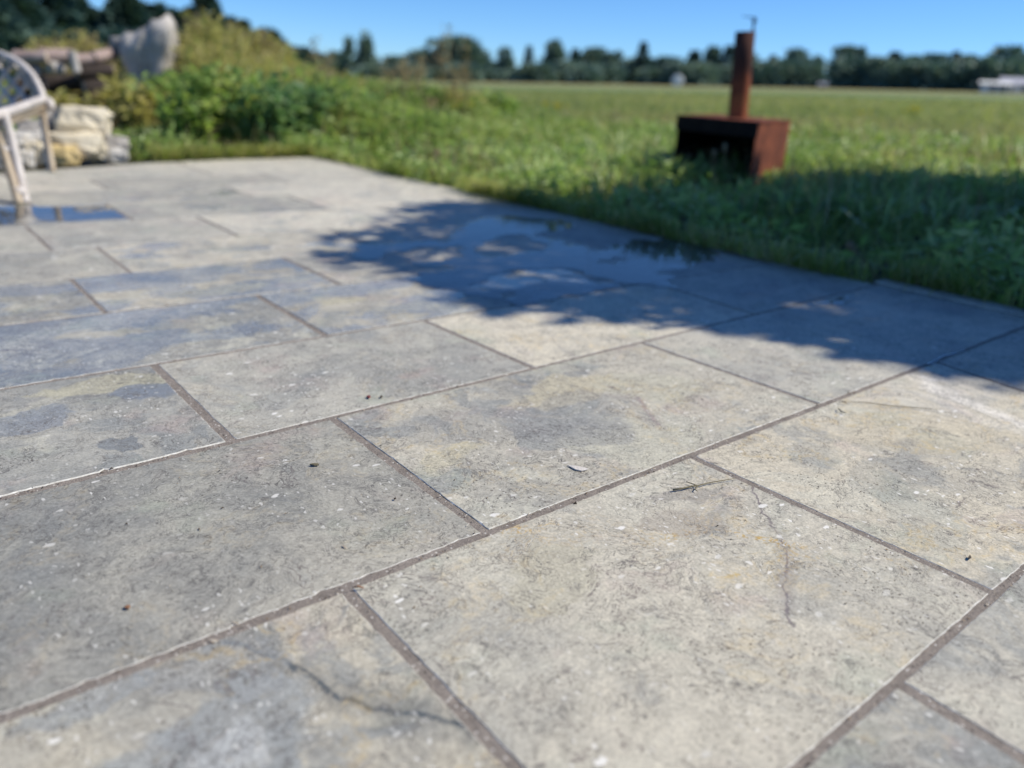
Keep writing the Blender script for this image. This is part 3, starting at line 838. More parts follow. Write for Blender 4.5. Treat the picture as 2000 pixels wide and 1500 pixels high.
def weed(name, loc, h, spread, nst, leaf_l, leaf_w, mat, label, group, per=26, head=None, head_n=40, head_part='seed_head', bare=.0, top=1.0, cat='weed'):
    root = empty(name, loc)
    tag(root, label, cat, group)
    bm = bmesh.new()
    C, D, H, HD = [], [], [], []
    for s in range(nst):
        a = random.uniform(0, 6.283); r = spread * math.sqrt(random.random())
        hh = h * random.uniform(.78, 1.0) * (1 - .25 * (r / max(spread, .01)) ** 2)
        b = Vector((math.cos(a) * r * .55, math.sin(a) * r * .55, -.02))
        e = Vector((math.cos(a) * r + random.gauss(0, .05) * h, math.sin(a) * r + random.gauss(0, .05) * h, hh))
        mid = b.lerp(e, .5) + Vector((random.gauss(0, .03), random.gauss(0, .03), .05 * hh))
        tube(bm, [b, mid, e], [.006 * h + .001, .0045 * h + .001, .0015], 3, False)
        for k in range(per):
            t = bare + (top - bare) * random.random()
            p = b.lerp(mid, t * 2) if t < .5 else mid.lerp(e, t * 2 - 1)
            aa = random.uniform(0, 6.283)
            out = random.uniform(0, .35) * leaf_l
            dv = Vector((math.cos(aa), math.sin(aa), random.uniform(-.5, .9)))
            C.append(p + dv * out); D.append(dv)
        if head:
            for k in range(head_n):
                t = random.random()
                p = e + Vector((random.gauss(0, .03 * h), random.gauss(0, .03 * h), -t * .22 * h))
                H.append(p); HD.append(Vector((random.gauss(0, .5), random.gauss(0, .5), 1)))
    tag(bm_obj("stem", bm, M['stem'], root), kind='stuff')
    C = np.array(C); D = np.array(D); n = len(C)
    V, T = leaves_mesh(C, D, leaf_l * rng.uniform(.6, 1.15, n), leaf_w * rng.uniform(.7, 1.2, n))
    arr_mesh("foliage", V, T, M[mat], root)
    if head:
        H = np.array(H); HD = np.array(HD); n = len(H); hk = 1.35 if name == 'seed_stalk' else 1.2
        V, T = leaves_mesh(H, HD, hk * rng.uniform(.012, .03, n), hk * rng.uniform(.008, .016, n))
        tag(arr_mesh(head_part, V, T, M[head], root), kind='stuff')
    return root

BUSH = [  # px, top py, range, spread, material, head, label
    (275, 165, 7.4, .20, 'weed_olive', None, "low yellow-green weed at the foot of the grey stump"),
    (322, 140, 7.6, .24, 'weed_green', None, "low green weed between the stone heap and the tall bush"),
    (352, 92, 7.3, .26, 'weed_olive', 'straw', "tall olive weed beside the right side of the grey stump"),
    (398, 22, 7.6, .30, 'weed_olive', 'straw', "tallest olive weed with dry tops right of the stump"),
    (450, 28, 7.7, .30, 'weed_olive', 'straw', "tall olive weed with straw tops, second from the tallest"),
    (508, 48, 7.6, .28, 'weed_olive', 'straw', "olive weed at the right shoulder of the tall clump"),
    (552, 92, 7.7, .28, 'weed_green', 'straw', "green weed with dry tips where the tall clump slopes down"),
    (430, 120, 6.75, .34, 'weed_green', None, "bright green bushy weed in front of the tallest weeds"),
    (505, 140, 6.75, .32, 'weed_dark', None, "dark green bushy weed behind the patio's far edge"),
    (575, 150, 7.0, .34, 'weed_dark', None, "dark green leafy weed at the middle of the bank"),
    (640, 160, 7.3, .34, 'weed_dark', None, "dark blue-green leafy weed behind the patio corner"),
    (690, 172, 7.6, .32, 'weed_dark', None, "rounded dark weed at the right end of the dark bank"),
    (615, 130, 8.3, .30, 'weed_green', 'straw', "green weed with sparse tips behind the dark bank"),
    (372, 170, 6.6, .26, 'weed_green', None, "mid green weed low on the left of the bank"),
    (745, 160, 8.4, .34, 'weed_green', None, "fresh green weed right of the dark bank"),
    (812, 158, 9.0, .36, 'weed_green', None, "fresh green weed below the round tree"),
    (880, 165, 9.4, .36, 'weed_olive', None, "yellow-green weed clump in the open grass"),
    (955, 178, 9.8, .34, 'weed_green', None, "last green weed clump before the open field"),
    (700, 225, 7.2, .26, 'weed_green', None, "low weed in the grass just past the patio corner"),
    (338, 85, 8.2, .16, 'weed_olive', 'straw', "slim olive weed overlapping the stump's right edge"),
    (120, 55, 10.6, .30, 'weed_olive', 'straw', "yellow weed rising behind the woodpile, centre"),
    (80, 70, 10.4, .26, 'weed_olive', 'straw', "yellow weed behind the woodpile's left end"),
    (175, 50, 10.8, .28, 'weed_olive', 'straw', "yellow weed between the woodpile and the stump"),
    (243, 140, 7.9, .13, 'weed_olive', None, "olive weed growing up in front of the stump"),
    (190, 175, 7.8, .16, 'weed_olive', 'straw', "thin weed in front of the woodpile's dark side"),
    (110, 178, 7.9, .10, 'weed_olive', 'straw', "thin dry weed before the woodpile's dark hollow"),
]
for px, py, r_, sp, mt, hd, lb in BUSH:
    if py < 100 and r_ < 9: r_ += 2.0; sp *= 1.3
    p = spot(px, r_)
    h = top_z(px, py, r_) - p.z
    weed("tall_weed" if h > .75 else "weed", p, h, sp, max(12, int(46 * sp / .3)), .105, .045, mt, lb, "weeds on the bank behind the patio", per=34, head=hd, head_n=46)

for px, py, r_, lb in ((628, 40, 7.6, "thin dry weed stalk against the sky above the dark bank"), (655, 95, 7.7, "short dry stalk left of the twin dark trees"),
                       (768, 70, 8.2, "pale feathery weed stalk between the twin trees and the round tree"), (790, 78, 8.4, "pale feathery stalk with a bent top by the round tree"), (832, 85, 8.6, "thin pale stalk just left of the round tree's top"),
                       (868, 32, 8.8, "tallest thin stalk standing clear above the round tree"), (895, 62, 9.0, "drooping thin stalk right of the tallest one"), (840, 165, 8.0, "straw coloured stalk in the green weeds"),
                       (905, 108, 8.8, "brown seed stalk in front of the round tree")):
    p = spot(px, r_); h = top_z(px, py, r_) - p.z
    weed("seed_stalk", p, h, .09, 4, .03, .010, 'straw', lb, "dry stalks above the bank", per=12, head='straw', head_n=38, bare=.3, cat='stalk')
# stalks by the stove and the patio edge
for px, py, base, lb, n in ((1412, 292, (1408, 372), "seed stalk with a plump tan head in front of the stove, left one", 1), (1433, 280, (1416, 374), "seed stalk with a plump tan head in front of the stove, right one", 1),
                            (1365, 300, (1330, 352), "leaning dry stalk at the stove's left front corner", 1), (835, 300, (850, 356), "straw stalk on the patio's right edge near the far corner", 2), (855, 290, (866, 358), "pale straw stalks by the patio's right edge", 2),
                            (1718, 480, (1716, 546), "short pale stalk at the start of the edging strip", 1)):
    p = patio_pt(*base, z=0.0)
    if px == 1718: p = Vector((2.86, 1.30, 0))
    p.z = zt(p.x, p.y)
    rr = math.hypot(p.x, p.y)
    e = Vector((az_of(px).x * rr, az_of(px).y * rr, top_z(px, py, rr)))
    root = empty("seed_stalk", p); tag(root, lb, "stalk", "dry stalks by the patio edge")
    bm = bmesh.new(); d = e - p
    tube(bm, [(0, 0, -.02), d * .5 + Vector((0, 0, .01)), d * .86], [.005, .004, .003], 6)
    bm_obj("stem", bm, M['straw'], root)
    if py < 295 or n == 1:
        bm = bmesh.new(); u = d.normalized()
        tube(bm, [d * .80, d * .86, d * .93, d * .985, d], [.004, .014, .0165, .011, .003], 8)
        bm_obj("seed_head", bm, M['straw'], root, True)
for px, py, r_, lb in ((1790, 205, 15.5, "yellow flowering weed out in the field, right one"), (1695, 216, 14.5, "yellow flowering weed out in the field, left one"), (1080, 195, 13, "small yellow flowered weed near the green weed clumps")):
    p = spot(px, r_); h = max(.22, top_z(px, py, r_) - p.z)
    weed("flowering_weed", p, h, .22, 9, .06, .02, 'weed_green', lb, "yellow flowers in the field", per=16, head='yellow', head_n=22, head_part='blossom', cat='flower')

# ------------------------------------------------------------------ far trees
def tree(name, px, top_py, wpx, r_, kind, label, group, nleaf=1500):
    p = spot(px, r_)
    h = top_z(px, top_py, r_) - p.z
    wd = wpx / FPX * r_ * 1.2
    root = empty(name, p); tag(root, label, "tree", group)
    bm = bmesh.new()
    tr = max(.10, h * .018)
    tube(bm, [(0, 0, -.3), (random.gauss(0, .02) * h, random.gauss(0, .02) * h, h * .5), (0, 0, h * .93)], [tr, tr * .7, tr * .15], 6)
    if kind != 'spruce':
        for k in range(5):
            a = random.uniform(0, 6.28); z = h * random.uniform(.25, .6)
            tube(bm, [(0, 0, z), (math.cos(a) * wd * .2, math.sin(a) * wd * .2, z + h * .13), (math.cos(a) * wd * .38, math.sin(a) * wd * .38, z + h * .2)], [tr * .4, tr * .28, tr * .1], 5)
    bm_obj("trunk", bm, M['bark'], root)
    C = []; D = []
    if kind == 'spruce':
        for k in range(nleaf):
            t = random.random() ** .75
            z = h * (.05 + .95 * t); lay = .75 + .25 * math.sin(t * 40 + random.random())
            rad = wd / 2 * (1 - t) ** .8 * lay * (.35 + .65 * math.sqrt(random.random())) + .02 * wd
            a = random.uniform(0, 6.283); rad *= 1 + .25 * noise.noise(Vector((math.cos(a) * 2, math.sin(a) * 2, t * 6 + px)))
            C.append((math.cos(a) * rad, math.sin(a) * rad, z)); D.append((math.cos(a), math.sin(a), random.uniform(-.6, .4)))
    else:
        nb = 11 if kind == 'round' else 9
        blobs = []
        for k in range(nb):
            a = random.uniform(0, 6.283); t = random.random()
            zc = h * (.20 + .66 * t); lim = math.sin(math.pi * min(.96, .16 + .72 * t)) if kind == 'round' else .75 * (1 - .45 * t)
            rc = wd * .36 * math.sqrt(random.random()) * lim
            blobs.append((math.cos(a) * rc, math.sin(a) * rc, zc, wd * random.uniform(.16, .27) * (.7 if kind == 'tall' else 1)))
        blobs.append((0, 0, h * .86, wd * .17)); blobs.append((0, 0, h * .2, wd * .36)); blobs.append((0, 0, h * .5, wd * .3))
        for k in range(nleaf):
            b = random.choice(blobs)
            v = Vector((random.gauss(0, 1), random.gauss(0, 1), random.gauss(0, 1))).normalized() * b[3] * random.uniform(.55, 1.1)
            z = min(b[2] + v.z * 1.1, h); C.append((b[0] + v.x, b[1] + v.y, max(z, .1))); D.append(tuple(v + Vector((0, 0, .1))))
    n = len(C); sz = max(.25, wd * .115)
    V, T = leaves_mesh(np.array(C), np.array(D, float), sz * rng.uniform(.7, 1.4, n), sz * .7 * rng.uniform(.7, 1.3, n))
    arr_mesh("crown", V, T, M['conifer' if kind == 'spruce' or name == 'wood_bush' else 'hazedtree'], root)
    return root

TL = [(682, 72, 34, 'tall', "left one of the twin dark trees above the weed bank"), (716, 64, 42, 'tall', "right one of the twin dark trees above the weed bank"),
      (660, 112, 60, 'round', "low dark tree at the foot of the twin trees, left"), (722, 118, 46, 'round', "low dark tree at the foot of the twin trees, right"),
      (780, 118, 50, 'round', "dim tree behind the pale feathery stalks"), (835, 108, 60, 'round', "dim tree on the round tree's left flank"),
      (892, 88, 100, 'round', "big rounded tree, the broadest left of the field"), (935, 108, 56, 'round', "lower tree on the round tree's right flank"),
      (985, 98, 40, 'tall', "square topped lone tree right of the round tree"), (1030, 92, 28, 'spruce', "thin pale lone tree left of the five tree clump"),
      (1078, 86, 52, 'tall', "tallest tree at the left end of the five tree clump"), (1120, 98, 36, 'spruce', "pointed tree second in the five tree clump"), (1153, 100, 48, 'round', "rounded tree in the middle of the five tree clump"),
      (1185, 106, 36, 'tall', "fourth tree of the five tree clump"), (1203, 102, 32, 'tall', "right end tree of the five tree clump"),
      (1250, 84, 34, 'spruce', "tall narrow spruce standing alone in a sky gap"), (1250, 122, 62, 'round', "low bush around the lone narrow spruce"), (1302, 120, 56, 'round', "low rounded tree behind the white bale"),
      (1350, 102, 46, 'spruce', "pointed tree left of the chimney, first of three"), (1386, 94, 44, 'tall', "tree left of the chimney, middle of three"), (1416, 92, 40, 'spruce', "pointed tree just left of the chimney"),
      (1452, 108, 46, 'round', "tree hidden behind the chimney"), (1503, 110, 34, 'spruce', "small pointed tree just right of the chimney"), (1546, 104, 56, 'round', "rounded tree right of the chimney"), (1590, 114, 38, 'tall', "lower tree before the sky gap right of the chimney"),
      (1642, 100, 56, 'round', "broad tree right of the sky gap, left half of the pair"), (1668, 92, 34, 'tall', "taller tree of the pair right of the sky gap"), (1698, 118, 44, 'round', "low tree right of the pair"),
      (1738, 104, 46, 'spruce', "pointed tree between two low runs of the tree line"), (1776, 120, 60, 'round', "low tree in the even run, left"), (1820, 116, 60, 'round', "low tree in the even run, right"),
      (1855, 102, 28, 'spruce', "thin pointed tree rising from the even run"), (1884, 116, 46, 'round', "low tree right of the thin pointed one"), (1922, 112, 38, 'tall', "tree behind the white shed"), (1962, 100, 60, 'round', "large tree above the grey barn"), (1998, 122, 46, 'round', "tree cut by the picture's right edge")]
for px, py, wpx, kd, lb in TL:
    tree("far_spruce" if kd == 'spruce' else "far_tree", px, py - 2, wpx, random.uniform(128, 150), kd, lb, "trees along the far edge of the field")
for i, px in enumerate((740, 805, 860, 905, 960, 1008, 1052, 1100, 1140, 1170, 1280, 1330, 1370, 1432, 1480, 1525, 1568, 1660, 1715, 1757, 1798, 1840, 1868, 1905, 1942, 1980)):
    tree("far_bush", px, (138 if px < 1490 else 127) + random.uniform(-9, 8), 70, random.uniform(120, 127), 'round',
         "dark bush %s under the %s" % ("left" if px < min(TL, key=lambda t: abs(t[0] - px))[0] else "right", min(TL, key=lambda t: abs(t[0] - px))[4]), "bushes at the foot of the far tree line", 700)
# the wood at the left: dark spruces, near enough to leave the frame at the top
WOOD = [(-40, -60, 150, 40, "spruce at the wood's left end, behind the chair"), (40, -20, 140, 42, "dark spruce behind the chair's back hoop"), (105, -50, 130, 44, "tall spruce left of the first sky gap"), (155, -10, 110, 46, "spruce at the first sky gap above the woodpile"),
        (215, 25, 110, 47, "shorter spruce in the wood left of the stump"), (262, 0, 110, 45, "spruce directly above the stump"), (310, 12, 100, 47, "spruce just right of the stump's top"), (365, 25, 100, 50, "spruce behind the tallest weed"),
        (415, -5, 90, 48, "last tall spruce of the wood"), (470, 40, 90, 52, "smaller spruce at the wood's right end"), (530, 60, 80, 55, "small dark spruce showing over the weeds"), (590, 95, 70, 60, "lowest spruce at the end of the wood")]
for px, py, wpx, r_, lb in WOOD:
    tree("spruce", px, py, wpx * 1.15, r_, 'spruce', lb, "dark spruces of the wood on the left", 2200)
for i, px in enumerate((-30, 30, 85, 140, 190, 240, 290, 340, 395, 450, 510, 570)):
    tree("wood_bush", px, 78 + random.uniform(-14, 14) + max(0, px - 350) * .15, 110, 36 + random.uniform(0, 3), 'round', "undergrowth bush in front of the %s" % min(WOOD, key=lambda t: abs(t[0] - px))[4], "undergrowth bushes at the edge of the wood", 900)

# ------------------------------------------------------------------ far buildings and bale
M['white'] = simple("white_wall", [(.3, (.66, .66, .64)), (.7, (.78, .78, .76))], 3)
M['greyroof'] = simple("grey_roof", [(.3, (.34, .34, .38)), (.7, (.46, .46, .52))], 3)
M['pinkwall'] = simple("pinkish_wall", [(.3, (.30, .24, .22)), (.7, (.40, .33, .30))], 3)
M['darkglass'] = simple("window_dark", [(.3, (.03, .035, .04)), (.7, (.06, .07, .08))], 3, .2, .5)
def house(name, px, r_, wd, dp, wh, rh, mw, mr, label, cat, windows=2):
    p = spot(px, r_); root = empty(name, p); tag(root, label, cat)
    a = az_of(px); root.rotation_euler = (0, 0, math.atan2(a.y, a.x) - math.pi / 2)
    bm = bmesh.new(); box(bm, (0, 0, wh / 2 - .1), (wd, dp, wh + .2)); bm_obj("wall", bm, mw, root)
    bm = bmesh.new(); o = .25
    vs = [bm.verts.new(c) for c in ((-wd / 2 - o, -dp / 2 - o, wh), (wd / 2 + o, -dp / 2 - o, wh), (wd / 2 + o, dp / 2 + o, wh), (-wd / 2 - o, dp / 2 + o, wh), (-wd / 2 - o, 0, wh + rh), (wd / 2 + o, 0, wh + rh))]
    for f in ((0, 1, 5, 4), (2, 3, 4, 5), (0, 4, 3), (1, 2, 5), (3, 2, 1, 0)): bm.faces.new([vs[i] for i in f])
    bm_obj("roof", bm, mr, root)
    for k in range(windows):
        bm = bmesh.new(); box(bm, (-wd / 2 + wd * (k + .5) / windows, -dp / 2 - .02, wh * .55), (.7, .08, .7)); bm_obj("window", bm, M['darkglass'], root)
house("white_shed", 1944, 108, 2.6, 3, .9, .3, M['white'], M['white'], "low white shed at the right end of the far tree line", "shed", 1)
house("small_white_shed", 1962, 104, 1.2, 1.6, .85, .2, M['white'], M['white'], "smallest white shed, in front of the grey roofed barn", "shed", 1)
house("grey_roofed_barn", 1990, 112, 3.4, 5, .9, .75, M['white'], M['greyroof'], "white barn with a lilac grey roof cut by the right edge", "barn", 2)
house("pinkish_house", 928, 122, 1.7, 3, .7, .35, M['pinkwall'], M['pinkwall'], "small pinkish house at the foot of the round tree", "house", 2)
house("pale_hut", 1608, 120, .7, 1, .5, .25, M['white'], M['greyroof'], "tiny pale hut in the sky gap right of the chimney", "hut", 1)
p = spot(1323, 92); root = empty("wrapped_bale", p); tag(root, "round white wrapped bale alone at the far edge of the field", "bale")
bm = bmesh.new(); tube(bm, [(-.55, 0, .62), (-.5, 0, .62), (.5, 0, .62), (.55, 0, .62)], [.5, .6, .6, .5], 18); bm_obj("wrapped_body", bm, M['white'], root, True)
root.rotation_euler = (0, 0, .8)

# ------------------------------------------------------------------ rusty stove
def make_rust(pipe=False):
    T = NT("rusty_pipe_steel" if pipe else "rusty_steel")
    P = T.n("TexCoord").outputs['Object']
    n = T.noise(P, 7, 8, .7, .4); n2 = T.noise(T.vm('MULTIPLY', P, (1, 1, .3)), 16, 5, .65)
    col = T.ramp(n, [(.28, (.08, .030, .022)), (.48, (.15, .052, .031)), (.62, (.24, .080, .042)), (.8, (.33, .125, .06))])
    col = T.mix(1.0, col, T.ramp(n2, [(.3, (.7, .68, .7)), (.7, (1.2, 1.15, 1.1))]), 'MULTIPLY')
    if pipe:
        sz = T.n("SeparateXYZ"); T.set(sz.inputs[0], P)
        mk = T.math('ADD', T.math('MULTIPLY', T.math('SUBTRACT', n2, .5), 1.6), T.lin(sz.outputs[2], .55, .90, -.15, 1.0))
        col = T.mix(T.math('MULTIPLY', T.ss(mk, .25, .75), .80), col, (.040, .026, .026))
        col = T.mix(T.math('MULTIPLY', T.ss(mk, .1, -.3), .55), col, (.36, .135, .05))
    return T.finish(T.bsdf(col, .9, .12, T.bump(n, .4, .004)))
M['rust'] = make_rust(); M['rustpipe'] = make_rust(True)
M['soot'] = simple("sooty_steel", [(.3, (.008, .007, .007)), (.7, (.026, .018, .015))], 6, .9, .12)
sA = patio_pt(1312, 352); sB = patio_pt(1458, 378); sC = patio_pt(1530, 356)
def build_stove():
    base = Vector((sB.x, sB.y, 0)); base.z = zt(base.x, base.y) + .005
    root = empty("rusty_stove", base)
    tag(root, "rusty open fronted steel garden stove with a tall chimney pipe standing in the grass", "stove")
    ex = Vector((sC.x - sB.x, sC.y - sB.y, 0)); ex.normalize()          # along the rusty side
    ey = Vector((sA.x - sB.x, sA.y - sB.y, 0)); wy = ey.length; ey.normalize()  # along the open front
    wx = .86
    rB = math.hypot(sB.x, sB.y)
    H = top_z(1474, 240, rB) - base.z
    def pt(a, b, z): return ex * a + ey * b + Vector((0, 0, z))
    th = .006
    def panel(nm, a0, a1, b0, b1, z0, z1, mt, parent=root):
        bm = bmesh.new()
        vs = [bm.verts.new(pt(a, b, z)) for a in (a0, a1) for b in (b0, b1) for z in (z0, z1)]
        for f in ((0, 1, 3, 2), (4, 6, 7, 5), (0, 4, 5, 1), (2, 3, 7, 6), (0, 2, 6, 4), (1, 5, 7, 3)): bm.faces.new([vs[i] for i in f])
        bmesh.ops.recalc_face_normals(bm, faces=bm.faces)
        return bm_obj(nm, bm, mt, parent)
    panel("side_panel", 0, wx, -th, 0, .0, H, M['rust'])
    panel("side_panel", 0, wx, wy, wy + th, .0, H, M['rust'])
    panel("back_panel", wx, wx + th, -th, wy + th, .0, H, M['rust'])
    panel("top_plate", 0, wx + .012, -.012, wy + .012, H + .001, H + .008, M['rust'])
    panel("hearth_plate", .0, wx - .001, .001, wy - .001, .03, .038, M['soot'])
    panel("front_lintel", -.016, -.0005, -.014, wy + .014, H * .80, H + .0085, M['soot'])
    panel("firebox_lining", wx - .012, wx - .003, .003, wy - .003, .04, H - .003, M['soot'])
    panel("firebox_lining", .004, wx - .014, .002, .006, .04, H - .003, M['soot'])
    panel("firebox_lining", .004, wx - .014, wy - .006, wy - .002, .04, H - .003, M['soot'])
    # chimney pipe: hollow, leaning a little
    rc = math.hypot(base.x + (ex * wx * .45 + ey * wy * .4).x, base.y + (ex * wx * .45 + ey * wy * .4).y)
    c0 = None; best = 1e9
    for ia in range(20):
        for ib in range(20):
            q = base + pt(wx * (.2 + .03 * ia), wy * (.1 + .04 * ib), H)
            v = q - Vector((0, 0, CAM_H)); zc = v.dot(CF)
            u = 1000 + FPX * v.dot(CR) / zc
            e = abs(u - 1440) + abs(.42 - (.2 + .03 * ia)) * 60
            if e < best: best = e; c0 = pt(wx * (.2 + .03 * ia), wy * (.1 + .04 * ib), H + .004)
    rr = math.hypot((base + c0).x, (base + c0).y)
    azt = az_of(1456, 62)
    tp = Vector((azt.x * rr, azt.y * rr, top_z(1456, 62, rr))) - base
    R_ = 37 / FPX * (base + c0 - Vector((0, 0, CAM_H))).dot(CF) / 2
    bm = bmesh.new(); n = 24
    ax = (tp - c0).normalized(); x, y = frame_of(ax)
    rings = []
    for (q, rad) in ((c0, R_), (c0.lerp(tp, .33), R_), (c0.lerp(tp, .66), R_), (tp, R_), (tp, R_ - .004), (c0.lerp(tp, .3), R_ - .004)):
        rings.append([bm.verts.new(q + (x * math.cos(k * 6.28319 / n) + y * math.sin(k * 6.28319 / n)) * rad) for k in range(n)])
    for a, b in zip(rings, rings[1:]):
        for k in range(n): bm.faces.new((a[k], a[(k + 1) % n], b[(k + 1) % n], b[k]))
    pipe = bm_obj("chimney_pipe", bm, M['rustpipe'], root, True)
    bm = bmesh.new()
    tube(bm, [c0 - ax * .001, c0 + ax * .018], [R_ + .010, R_ + .008], 24); bm_obj("pipe_collar", bm, M['rust'], root)
    # bracket of the lost rain cap: an upright rod with a bent strip on top
    side = (CR - ax * CR.dot(ax)).normalized()
    b0 = tp + side * R_ * .72 - ax * .05; b1 = tp + side * R_ * .80 + ax * .082
    bm = bmesh.new(); tube(bm, [b0, b1], [.0075, .0075], 8); rod = bm_obj("cap_rod", bm, M['soot'], root)
    bm = bmesh.new(); tube(bm, [b1 + side * .012, b1 - side * .03 + ax * .006, b1 - side * .085 + ax * .012], [.006, .004, .002], 6); bm_obj("cap_strip", bm, M['soot'], rod)
    bm = bmesh.new(); tube(bm, [b1 - ax * .028, b1 - ax * .012], [.014, .014], 8); bm_obj("cap_nut", bm, M['soot'], rod)
build_stove()

# ------------------------------------------------------------------ rattan chair
def cane_mat(name, stops, sc=14):
    T = NT(name)
    P = T.n("TexCoord").outputs['Object']
    n = T.noise(T.vm('MULTIPLY', P, (1, 1, .35)), sc, 6, .7); n2 = T.noise(P, 90, 3, .6)
    col = T.mix(1.0, T.ramp(n, stops), T.ramp(n2, [(.3, (.85, .85, .85)), (.7, (1.1, 1.1, 1.1))]), 'MULTIPLY')
    return T.finish(T.bsdf(col, .6, .35, T.bump(n, .3, .003)))
M['cane_grey'] = cane_mat("weathered_white_cane", [(.3, (.38, .34, .31)), (.55, (.58, .53, .49)), (.75, (.68, .63, .59))])
M['cane_tan'] = cane_mat("bare_tan_cane", [(.3, (.27, .20, .14)), (.55, (.44, .36, .26)), (.75, (.56, .48, .37))])
def build_chair():
    F1 = patio_pt(40, 398); F2 = patio_pt(103, 336)
    root = empty("cane_armchair", (F1.x, F1.y, .004))
    tag(root, "weathered whitewashed cane armchair with a lattice hoop back, cut by the left edge", "chair")
    O = Vector((F1.x, F1.y, .004))
    def at(px, py, depth):
        v = sight(px, py); return Vector((0, 0, CAM_H)) + v * (depth / v.dot(CF)) - O
    d1 = (F1 - Vector((0, 0, CAM_H))).dot(CF); d2 = (F2 - Vector((0, 0, CAM_H))).dot(CF)
    def poly(nm, pts, rad, mt, n=8, parent=root):
        # smooth through the points
        P = [Vector(p) for p in pts]; out = []
        for i in range(len(P) - 1):
            a, b, c, d = P[max(i - 1, 0)], P[i], P[i + 1], P[min(i + 2, len(P) - 1)]
            for k in range(5):
                t = k / 5
                out.append(.5 * ((2 * b) + (c - a) * t + (2 * a - 5 * b + 4 * c - d) * t * t + (-a + 3 * b - 3 * c + d) * t ** 3))
        out.append(P[-1])
        bm = bmesh.new(); tube(bm, out, rad, n); return bm_obj(nm, bm, mt, parent, True)
    W = F1.x - (-.42)
    # right front leg: a pale pole and a tan pole bound together
    poly("leg", [at(51, 397, d1 + .01), at(40, 345, d1 + .01), at(24, 280, d1 - .01), at(8, 222, d1 - .05)], .0185, M['cane_grey'])
    poly("leg", [at(37, 399, d1 - .025), at(24, 350, d1 - .02), at(6, 290, d1 - .02), at(-10, 232, d1 - .04)], .0175, M['cane_tan'])
    for k, (px, py) in enumerate(((38, 372), (12, 290))):
        q = at(px, py, d1 - .005)
        bm = bmesh.new(); tube(bm, [q + Vector((-.006, .004, -.014)), q + Vector((.0, 0, .0)), q + Vector((.006, -.004, .014))], [.029, .031, .029], 12); bm_obj("leg_binding", bm, M['cane_grey'], root, True)
    # right rear leg
    poly("leg", [at(104, 337, d2), at(100, 312, d2), at(92, 270, d2), at(86, 232, d2 - .02), at(90, 203, d2 - .02)], .0155, M['cane_tan'])
    poly("leg", [at(98, 334, d2 + .01), at(94, 310, d2 + .01), at(86, 268, d2 + .01), at(80, 225, d2)], .0105, M['cane_grey'])
    # left legs, outside the picture
    for F, s in ((F1, 1), (F2, 1)):
        q = Vector((F.x - W - .1, F.y + .02, .004)) - O
        poly("leg", [q, q + Vector((.02, 0, .2)), q + Vector((.04, 0, .40))], .0165, M['cane_grey'])
    # armrest: thick pole running forward from the back, turned down at the end
    A0 = at(96, 196, d2 - .02); A1 = at(2, 222, d1 - .04); A2 = at(-50, 240, d1 - .18)
    poly("armrest", [at(100, 212, d2 - .02), at(97, 199, d2 - .02), at(82, 195, d2 - .05), at(55, 204, d2 - .4), at(25, 215, d1 + .22), A1, A2], .021, M['cane_grey'], 10)
    poly("arm_rail", [at(84, 208, d2 - .02), at(52, 218, d2 - .4), at(25, 228, d1 + .22), at(0, 238, d1 - .02), at(-50, 255, d1 - .15)], .011, M['cane_tan'])
    # apron of woven cane under the arm
    bm = bmesh.new()
    top = [at(84, 210, d2 - .01), at(52, 221, d2 - .4), at(25, 231, d1 + .2), at(-2, 241, d1 - .02)]
    low = [at(82, 224, d2), at(50, 234, d2 - .38), at(24, 243, d1 + .2), at(-4, 252, d1)]
    tv = [bm.verts.new(p) for p in top]; lv = [bm.verts.new(p) for p in low]
    t2 = [bm.verts.new(p + Vector((-.008, -.002, 0))) for p in top]; l2 = [bm.verts.new(p + Vector((-.008, -.002, 0))) for p in low]
    for i in range(3):
        bm.faces.new((tv[i], tv[i + 1], lv[i + 1], lv[i])); bm.faces.new((t2[i + 1], t2[i], l2[i], l2[i + 1]))
        bm.faces.new((tv[i + 1], tv[i], t2[i], t2[i + 1])); bm.faces.new((lv[i], lv[i + 1], l2[i + 1], l2[i]))
    bm_obj("side_apron", bm, M['cane_tan'], root)
    # back: hoop with a diamond lattice, standing across the rear of the seat
    dh = d2 + .0
    hoop = [at(86, 200, dh), at(79, 176, dh + .01), at(64, 148, dh + .03), at(42, 126, dh + .06), at(14, 110, dh + .1), at(-20, 100, dh + .16), at(-70, 98, dh + .25), at(-120, 118, dh + .33), at(-150, 160, dh + .37), at(-160, 215, dh + .38)]
    poly("back_hoop", hoop, .019, M['cane_grey'], 10)
    poly("back_hoop_liner", [p + Vector((-.022, .0, -.03)) for p in hoop[:5]] + [p + Vector((0, 0, -.04)) for p in hoop[5:]], .008, M['cane_tan'])
    def hoop_y(px):
        pts = [(86, 200), (79, 176), (64, 148), (42, 126), (14, 110), (-20, 100), (-70, 98), (-120, 118), (-150, 160), (-160, 215)]
        for (x0, y0), (x1, y1) in zip(pts, pts[1:]):
            if x1 <= px <= x0: return y0 + (y1 - y0) * (px - x0) / (x1 - x0)
        return 200
    def dep(px): return dh + .02 + max(0, (86 - px)) * .0016
